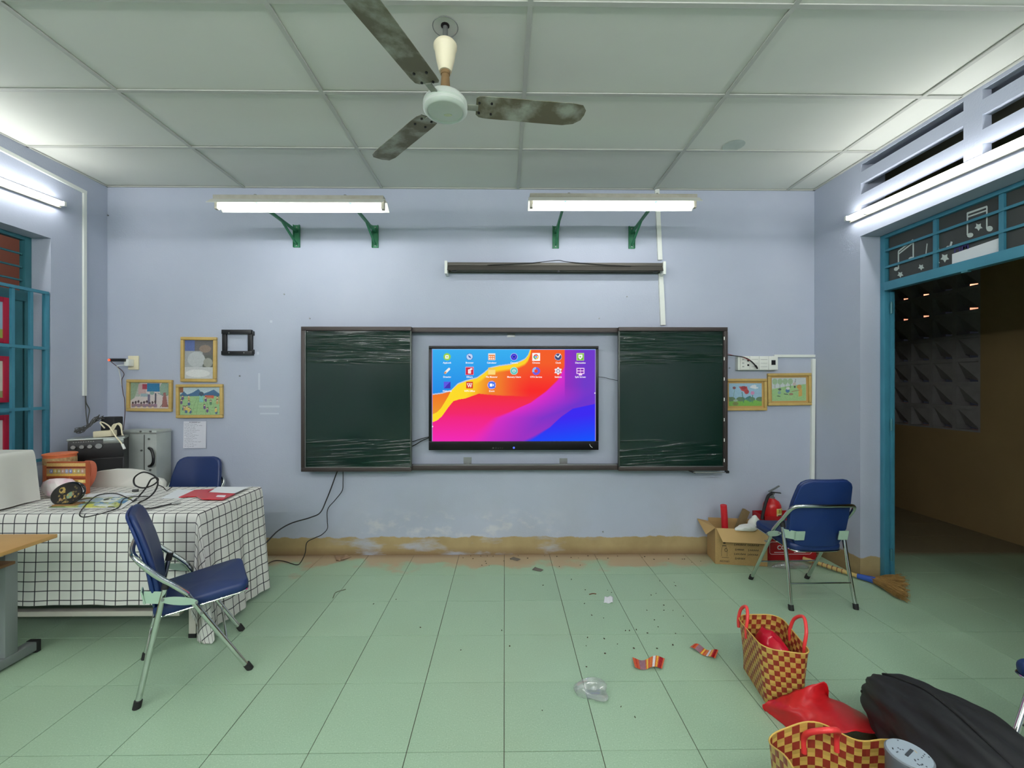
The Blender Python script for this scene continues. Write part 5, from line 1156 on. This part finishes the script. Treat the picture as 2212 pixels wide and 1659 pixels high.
crumple('tissue_bag', 'crumpled white plastic bag on the edge of the cardboard box', 'plastic bag', (pc_.x, 3.50, .295), (.085, .045, .032), M('white_thin_plastic', (226, 226, 222), .45), 12)
pc_ = AY(1630, 1130, 3.52)
crumple('tissue_bag', 'white plastic bag bunched beside the extinguisher hose', 'plastic bag', (pc_.x, 3.53, .312), (.036, .035, .052), M('white_thin_plastic', (226, 226, 222), .45), 17)
# extinguisher crate
ec = E_('extinguisher_stand', 'red metal fire extinguisher stand with white lettering', 'stand')
m_redm = M('red_enamel', (176, 22, 30), .4, var=(8, .3), col2=(146, 18, 26)); ex0, ex1, ey0, ey1 = 2.215, 2.665, 3.568, 3.742
for a in ((ex0, ex1, ey0, ey0 + .004, 0, .20), (ex0, ex0 + .004, ey0, ey1, 0, .385), (ex1 - .004, ex1, ey0, ey1, 0, .385), (ex0, ex1, ey1 - .004, ey1, 0, .385), (ex0, ex1, ey0, ey1, .0, .012), (ex0, ex1, ey0, ey0 + .004, .345, .385)): MB().box(*a).build('sheet_panel', m_redm, ec, 0)
m_wp = M('white_paint', (224, 216, 216), .5)
text('lettering', '114', .05, Vector((2.505, ey0 - .001, .118)), m_wp, ec, bold=.002)
text('lettering', 'CC', .05, Vector((2.36, ey0 - .001, .118)), m_wp, ec, bold=.002)
o = rounded(.36, .105, .02, 4); ou = [(x + 2.44, y + .115) for x, y in o]
MB().tube([(x, ey0 - .001, y) for x, y in ou], .002, 5, closed=True).build('border_line', m_wp, ec)
MB().box(2.30, 2.42, ey0 - .002, ey0, .076, .081).box(2.47, 2.57, ey0 - .002, ey0, .076, .081).build('border_line', m_wp, ec, 0)
fe = E_('fire_extinguisher', 'red fire extinguisher with black hose and yellow label', 'fire extinguisher')
ecx = AY(1667, 1110, 3.66).x; ecy = 3.655
MB().lathe([(.0, .014), (.068, .014), (.072, .022), (.072, .43), (.068, .465), (.052, .495), (.026, .512), (.02, .52), (.0, .52)], (ecx, ecy, 0), 32).build('cylinder', M('extinguisher_red', (190, 26, 28), .3), fe)
MB().lathe([(.0, .518), (.022, .518), (.022, .528), (.014, .532), (.014, .552), (.02, .555), (.02, .572), (.0, .572)], (ecx, ecy, 0), 20).build('valve', m_steel, fe)
MB().bar((ecx - .035, ecy - .01, .575), (ecx + .05, ecy - .02, .63), .02, .008).build('lever', m_steel, fe)
MB().bar((ecx - .015, ecy - .01, .572), (ecx + .065, ecy - .015, .566), .02, .006).build('carry_handle', m_rubber, fe)
MB().tube(CR([(ecx - .012, ecy - .012, .56), (ecx - .05, ecy - .03, .548), (ecx - .085, ecy - .05, .50), (ecx - .115, ecy - .07, .44), (ecx - .135, ecy - .08, .38), (ecx - .14, ecy - .085, .36)], 6), .012, 10).build('hose', m_rubber, fe)
c = Cv(34, 44, (216, 206, 150)); c.rect(.0, .72, 1, .95, (206, 190, 90)).rect(.15, .55, .85, .62, (60, 60, 50)).rect(.1, .1, .9, .45, (200, 196, 178)).line([(.3, .76), (.3, .92)], .06, (120, 100, 40)).line([(.55, .76), (.6, .92)], .06, (120, 100, 40)).speck(6)
lo = c.obj('label', (0, 0, 0), (1, 0, 0), (0, 1, 0), m_print, fe)
for v in lo.data.vertices:
    th = math.radians(-95 + 62 * v.co.x); v.co = Vector((ecx + .0728 * math.cos(th), ecy + .0728 * math.sin(th), .30 + .145 * v.co.y))
crumple('clear_bag', 'clear plastic bag lying on the floor under the right chair', 'plastic bag', (2.36, 3.46, .0), (.14, .05, .022), film_material('clear_crumpled_plastic', (238, 242, 240), .22, .15, .12), 22)
# broom
br = E_('straw_broom', 'straw broom with bamboo handle lying across the doorway', 'broom')
h0_, h1_, h2_ = Vector((2.535, 3.545, .035)), Vector((2.735, 3.235, .026)), Vector((2.80, 3.150, .030))
m_bam = M('bamboo', (196, 168, 104), .5, var=(12, .4), col2=(168, 136, 78)); m_straw = M('straw', (160, 124, 66), .8, var=(40, .7), col2=(112, 82, 40))
hv = (h1_ - h0_).normalized()
MB().tube([h0_ + (h1_ - h0_) * (k / 24) for k in range(25)], .016, 12, rf=lambda t: .015 + .0025 * (1 if int(t * 24) % 3 == 0 else 0)).build('handle', m_bam, br, 60)
for k in range(7):
    p = h0_ + (h1_ - h0_) * (.2 + .09 * k); MB().cyl(p - hv * .003, p + hv * .003, .0185, n=10).build('binding', M('brown_twine', (132, 90, 60), .8), br)
MB().tube([h1_ - hv * .0, h2_], .02, 12, rf=lambda t: .019 + .006 * t).build('blue_wrap', M('blue_tape', (40, 76, 160), .4), br)
tips = [FL(1946, 1300), FL(1962, 1304), FL(1962, 1290), FL(1962, 1270), FL(1955, 1256), FL(1935, 1250)]
b = MB(); rr = random.Random(6)
for k in range(420):
    t = rr.random() * 4.999; i = int(t); e = tips[i].lerp(tips[i + 1], t - i) + Vector((rr.uniform(-.02, .02), rr.uniform(-.02, .02), 0)); s0 = h2_ - hv * .01 + Vector((rr.uniform(-.02, .02), rr.uniform(-.02, .02), rr.uniform(-.018, .018)))
    e.z = rr.uniform(.003, .05); e = s0.lerp(e, rr.uniform(.75, 1.0)); mid = s0.lerp(e, .5) + Vector((rr.uniform(-.008, .008), rr.uniform(-.008, .008), rr.uniform(0, .012)))
    b.tube([s0, mid, e], .0018, 4)
bs = b.build('bristles', m_straw, br, 60); bs['kind'] = 'stuff'

# ================================================================== BAGS ON THE FLOOR
m_weave = weave_material(); m_rhandle = M('red_plastic_handle', (226, 62, 62), .35)
def ringpts(hx, hy, r, n=64):
    o = rounded(hx * 2, hy * 2, r, 8); L = [0]
    for i in range(len(o)): L.append(L[-1] + math.dist(o[i], o[(i + 1) % len(o)]))
    out = []
    for k in range(n):
        d = L[-1] * k / n; i = max(j for j in range(len(o)) if L[j] <= d); t = (d - L[i]) / max(L[i + 1] - L[i], 1e-9); a, b = o[i], o[(i + 1) % len(o)]
        out.append((a[0] + (b[0] - a[0]) * t, a[1] + (b[1] - a[1]) * t))
    return out, L[-1]
def woven_bag(label, c0, rz, bot, rim, H, wob):
    r = E_('woven_bag', label, 'bag', (c0[0], c0[1], 0), rz, 'woven shopping bags')
    n, nz = 72, 18; P0_, _ = ringpts(bot[0], bot[1], .03, n); P1_, per = ringpts(rim[0], rim[1], .06, n)
    def f(s, t, off=0):
        k = int(round(s * n)) % n; a, b = P0_[k], P1_[k]; e = t ** .8
        x, y = a[0] + (b[0] - a[0]) * e, a[1] + (b[1] - a[1]) * e; x *= 1 - off; y *= 1 - off
        return (x, y, .003 + t * (H + wob(k / n)))
    per = round(per / .05) * .05
    MB().grid(lambda s, t: f(s, t), n, nz, uv=lambda s, t: (s * per, t * round(H / .025) * .025)).build('bag_wall', m_weave, r, 180)
    MB().grid(lambda s, t: f(1 - s, t * .995, .012), n, nz, uv=lambda s, t: (s * per, t * round(H / .025) * .025)).build('bag_lining', m_weave, r, 180)
    b = MB(); b.rings([[(x, y, .002) for x, y in P0_], [(x, y, .005) for x, y in P0_]]); b.build('bag_base', m_weave, r, 0)
    MB().tube([f(k / n, 1) for k in range(n)], .0028, 6, closed=True).build('rim_binding', M('straw_yellow_rim', (204, 168, 84), .5), r)
    return r, f
b1, f1 = woven_bag('checked red and yellow woven bag with a red lining, farther from the viewer', (1.335, 2.09), math.radians(-8), (.085, .148), (.110, .160), .268, lambda k: .006 * math.sin(k * 2 * math.pi * 2 + 1))
def handle(root, p, q, h, lean, mat=m_rhandle, r=.0078):
    p, q = Vector(p), Vector(q); m = (p + q) / 2; L = Vector(lean)
    pts = [p - Vector((0, 0, .05)), p, p.lerp(m, .18) + Vector((0, 0, h * .62)) + L * .5, m + Vector((0, 0, h)) + L, q.lerp(m, .18) + Vector((0, 0, h * .62)) + L * .5, q, q - Vector((0, 0, .05))]
    MB().tube(CR(pts, 7), r, 10).build('handle', mat, root)
handle(b1, (-.104, .135, .262), (-.106, .035, .262), .085, (.02, 0, 0)); handle(b1, (.106, .045, .262), (.106, -.085, .262), .105, (.03, 0, 0))
rb_ = crumple('red_plastic_bag', 'glossy red plastic bag stuffed inside the farther woven bag', 'plastic bag', (1.335, 2.09, .03), (.082, .128, .138), M('glossy_red_film', (178, 20, 42), .16), 31, 22, .12)
b2, f2 = woven_bag('checked red and yellow woven bag at the bottom edge of the picture', (1.092, 1.305), math.radians(-7), (.185, .115), (.208, .135), .300, lambda k: .026 * math.sin(k * 2 * math.pi * 4 + 2.2) + .012)
bk = Vector((0, .13, 0))
handle(b2, (-.075, .131, .285), (.03, .131, .30), .062, (.0, -.045, 0), r=.0092)
crumple('grey_cloth', 'folded blue-grey cloth inside the nearer woven bag', 'cloth', (1.08, 1.30, .02), (.15, .09, .13), M('blue_grey_cloth', (88, 104, 110), .9), 41, 14, .12)
cnp = FL(1964, 1632, .335); cn = E_('shaker_canister', 'grey canister with a perforated lid standing in the nearer woven bag', 'canister')
cnp = Vector((cnp.x, cnp.y, 0))
MB().lathe([(.0, .012), (.056, .012), (.058, .02), (.058, .322), (.060, .326), (.060, .338), (.056, .341), (.0, .341)], cnp, 36).build('canister_body', M('grey_canister', (112, 120, 126), .45), cn)
MB().lathe([(.0, .3405), (.056, .3405), (.055, .343), (.0, .343)], cnp, 36).build('lid', M('pale_grey_lid', (150, 162, 172), .5), cn)
for k in range(26):
    a = rr.random() * 6.28; d = .05 * math.sqrt(rr.random())
    if abs(d * math.sin(a - .4)) < .012: continue
    x, y = cnp.x + d * math.cos(a), cnp.y + d * math.sin(a); MB().cyl((x, y, .3425), (x, y, .3434), .0022, n=6).build('hole', M('dark_hole_grey', (52, 58, 64), .8), cn)
MB().obox((cnp.x, cnp.y, .3436), (.022, .004, .0012), rz=.5).build('grip_bar', M('dark_hole_grey', (52, 58, 64), .8), cn)
# flat red carrier bag between the two woven bags
ctl = [[(1650, 1520, .035), (1690, 1503, .085), (1735, 1486, .135), (1786, 1477, .15)],
       [(1657, 1530, .02), (1702, 1530, .085), (1750, 1519, .11), (1788, 1503, .085)],
       [(1692, 1560, .01), (1745, 1552, .09), (1800, 1538, .11), (1850, 1533, .045)],
       [(1738, 1597, .01), (1790, 1590, .10), (1850, 1580, .12), (1930, 1594, .045)]]
rows_ = [[Vector(FL(*p)) for p in r_] for r_ in ctl]
rows_ = [[Vector((r_[0].x, r_[0].y, .003))] + r_ + [Vector((r_[-1].x, r_[-1].y, .003))] for r_ in rows_]
cols = [CR(r_, 6) for r_ in rows_]; N = len(cols[0]); fullg = list(zip(*[CR([cols[j][i] for j in range(4)], 8) for i in range(N)]))
rr2 = random.Random(2)
b = MB(); G = [[b.bm.verts.new(p + Vector((0, 0, max(.003 - p.z, 0) + .003 * math.sin(i * 1.7 + j * .9)))) for i, p in enumerate(rw)] for j, rw in enumerate(fullg)]
for j in range(len(G) - 1):
    for i in range(N - 1): b.bm.faces.new((G[j][i], G[j][i + 1], G[j + 1][i + 1], G[j + 1][i]))
cbg = b.build('red_carrier_bag', M('satin_red_film', (188, 28, 34), .32), smooth=60); T(cbg, 'flat bright red carrier bag lying between the two woven bags', 'plastic bag')
md = cbg.modifiers.new('thickness', 'SOLIDIFY'); md.thickness = .0012
# black soft bag
ax_ = [((1.735, 1.905, .10), .035, .04), ((1.725, 1.875, .115), .095, .085), ((1.705, 1.80, .13), .135, .12), ((1.67, 1.66, .155), .165, .15), ((1.63, 1.50, .175), .175, .172), ((1.59, 1.33, .185), .175, .182), ((1.56, 1.15, .18), .15, .17), ((1.54, 1.05, .16), .08, .10)]
cen = CR([a for a, _, _ in ax_], 7); R1 = CR([(a, b, 0) for _, a, b in ax_], 7); rings = []; NN = 96
for k, (c_, r_) in enumerate(zip(cen, R1)):
    t = (cen[min(k + 1, len(cen) - 1)] - cen[max(k - 1, 0)]).normalized(); s_ = Vector((t.y, -t.x, 0)).normalized(); ring = []
    for j in range(NN):
        a = j * 2 * math.pi / NN; q = math.copysign(abs(math.cos(a)) ** .85, math.cos(a)); w_ = math.copysign(abs(math.sin(a)) ** .85, math.sin(a)); g = k / len(cen)
        fo = 1 + .055 * math.sin(a * 7 + g * 9) * math.sin(g * 3.1) + .032 * math.sin(a * 15 - g * 14 + 1) + .012 * math.sin(a * 27 + g * 31)
        p = c_ + s_ * q * r_.x * fo + Vector((0, 0, 1)) * w_ * r_.y * fo; p.z = max(p.z, .004); ring.append(p)
    rings.append(ring)
kb = E_('soft_black_bag', 'large rumpled black cloth bag on the floor at the lower right', 'bag')
MB().rings(rings).build('bag_body', M('black_nylon', (25, 26, 28), .6, bump=(120, .15, .001)), kb, 75)
zp = [rings[k][int(NN * .22)] + Vector((0, 0, .003)) for k in range(8, len(rings) - 4)]
MB().tube(zp, .004, 6).build('zip_seam', m_rubber, kb)
MB().tube(CR([(1.62, 1.855, .12), (1.605, 1.87, .13), (1.60, 1.85, .14), (1.615, 1.83, .13)], 5), .008, 8).build('pull_loop', m_rubber, kb)

# ================================================================== LITTER ON THE FLOOR
def flake(name, label, cat, q, mat, curl=.01, group=None):
    p = [FL(u, v, .002) for u, v in q]; n = 10
    def f(s, t):
        a = p[0].lerp(p[1], s); b_ = p[3].lerp(p[2], s); r_ = a.lerp(b_, t); r_.z = .002 + curl * (.5 + .5 * math.sin(s * 9 + t * 2)) * (.3 + .7 * s); return r_
    b = MB().grid(f, n, n); o = b.build(name, mat, smooth=180); m_ = o.modifiers.new('thickness', 'SOLIDIFY'); m_.thickness = .001
    return T(o, label, cat, group)
flake('paper_scrap', 'small crumpled white paper on the tiles', 'paper', ((1304, 1303), (1324, 1304), (1325, 1290), (1306, 1289)), m_paper, .012)
m_dt = M('grey_tape', (104, 98, 90), .7)
flake('tape_piece', 'dark grey strip on the dusty floor, nearer the wall', 'scrap', ((1101, 1207), (1117, 1212), (1125, 1208), (1109, 1203)), m_dt, .002)
flake('tape_piece', 'dark grey strip on the floor, farther from the wall', 'scrap', ((1149, 1231), (1168, 1235), (1174, 1231), (1156, 1225)), m_dt, .002)
flake('cardboard_scrap', 'curled brown scrap against the foot of the front wall', 'scrap', ((726, 1212), (740, 1212), (760, 1202), (722, 1201)), M('brown_scrap', (150, 124, 100), .8), .02)
c = Cv(60, 24, (200, 90, 50))
for x, w_, q in ((.1, .06, (180, 50, 30)), (.3, .2, (150, 110, 120)), (.46, .05, (230, 190, 70)), (.58, .05, (210, 120, 50)), (.68, .08, (220, 216, 214)), (.78, .04, (230, 170, 60)), (.9, .12, (150, 16, 20))): c.rect(x - w_ / 2, 0, x + w_ / 2, 1, q)
c.speck(8)
def wrap(cv, label, q, amp, ph):
    p = [FL(u, v, .003) for u, v in q]; o = cv.obj('candy_wrapper', (0, 0, 0), (1, 0, 0), (0, 1, 0), m_wrap)
    for v in o.data.vertices:
        s, t = v.co.x, v.co.y; r_ = p[0].lerp(p[1], s).lerp(p[3].lerp(p[2], s), t); r_.z = .004 + amp * (.5 + .5 * math.sin(s * 8 + ph)) * (.7 + .3 * t); v.co = r_
    return T(o, label, 'wrapper', 'candy wrappers')
m_wrap = attr_material('glossy_wrapper_print', rough=.2)
wrap(c, 'red and yellow candy wrapper lying curled, left of the two', ((1372, 1448), (1430, 1446), (1436, 1424), (1366, 1428)), .022, 2.2)
wrap(c, 'torn twisted candy wrapper beside the woven bag', ((1490, 1402), (1545, 1428), (1552, 1412), (1500, 1396)), .02, .4)
crumple('clear_wrapper', 'crumpled clear plastic in the middle of the floor', 'plastic', tuple(FL(1280, 1500)), (.058, .046, .022), film_material('clear_crumple', (240, 244, 242), .16, .15, .16), 51, 26, .75)
b = MB(); rr = random.Random(11)
for k in range(80):
    if k < 36: u, v = rr.uniform(1000, 1560), 1200 + abs(rr.gauss(0, 10))
    elif k < 66: u, v = rr.uniform(1260, 1480), rr.uniform(1250, 1430)
    else: u, v = rr.uniform(640, 1500), rr.uniform(1230, 1560)
    p = FL(u, v, .001); s_ = rr.uniform(.002, .0052); a = rr.random() * 3.1
    b.obox(p + Vector((0, 0, .002)), (s_, s_ * rr.uniform(.25, .7), .0018), rz=a)
o = b.build('floor_crumbs', M('dark_crumb', (70, 60, 48), .9), smooth=0); o['kind'] = 'stuff'; T(o, 'scattered dark crumbs and grit on the tiles', 'crumbs')
for u, v, d in ((722, 1290, 1), (738, 1275, 0)): pass
T(MB().tube(CR([FL(719, 1292, .003), FL(724, 1281, .004), FL(735, 1276, .004), FL(747, 1273, .003)], 5), .0022, 5).build('straw_bit', M('dry_straw', (92, 92, 72), .8)), 'bent dry straw on the tiles left of the middle', 'straw')
T(MB().tube(CR([FL(1273, 1284, .003), FL(1281, 1282, .003), FL(1288, 1283, .003)], 4), .0035, 5).build('twig_bit', M('brown_twig', (112, 76, 54), .8)), 'short brown twig on the tiles near the white paper scrap', 'twig')

# ================================================================== put every root at the base of its thing
bpy.context.view_layer.update()
for o in list(COL.objects):
    if o.parent is not None or o.type not in ('EMPTY', 'MESH'): continue
    if o.type == 'EMPTY':
        if o.location.length > 1e-6: continue
        ds = [c for c in bpy.data.objects if c.parent == o]; pts = []
        def walk(c):
            if c.type == 'MESH': pts.extend([c.matrix_world @ Vector(k) for k in c.bound_box])
            for g in bpy.data.objects:
                if g.parent == c: walk(g)
        for c in ds: walk(c)
        if not pts: continue
        base = Vector(((min(p.x for p in pts) + max(p.x for p in pts)) / 2, (min(p.y for p in pts) + max(p.y for p in pts)) / 2, min(p.z for p in pts)))
        o.location = base
        for c in ds: c.matrix_parent_inverse = Matrix.Translation(-base)
    elif o.get('kind') != 'structure' and o.location.length < 1e-6 and not any(c.parent == o for c in bpy.data.objects):
        pts = [Vector(k) for k in o.bound_box]; base = Vector(((pts[0].x + pts[6].x) / 2, (pts[0].y + pts[6].y) / 2, pts[0].z))
        o.data.transform(Matrix.Translation(-base)); o.location = base
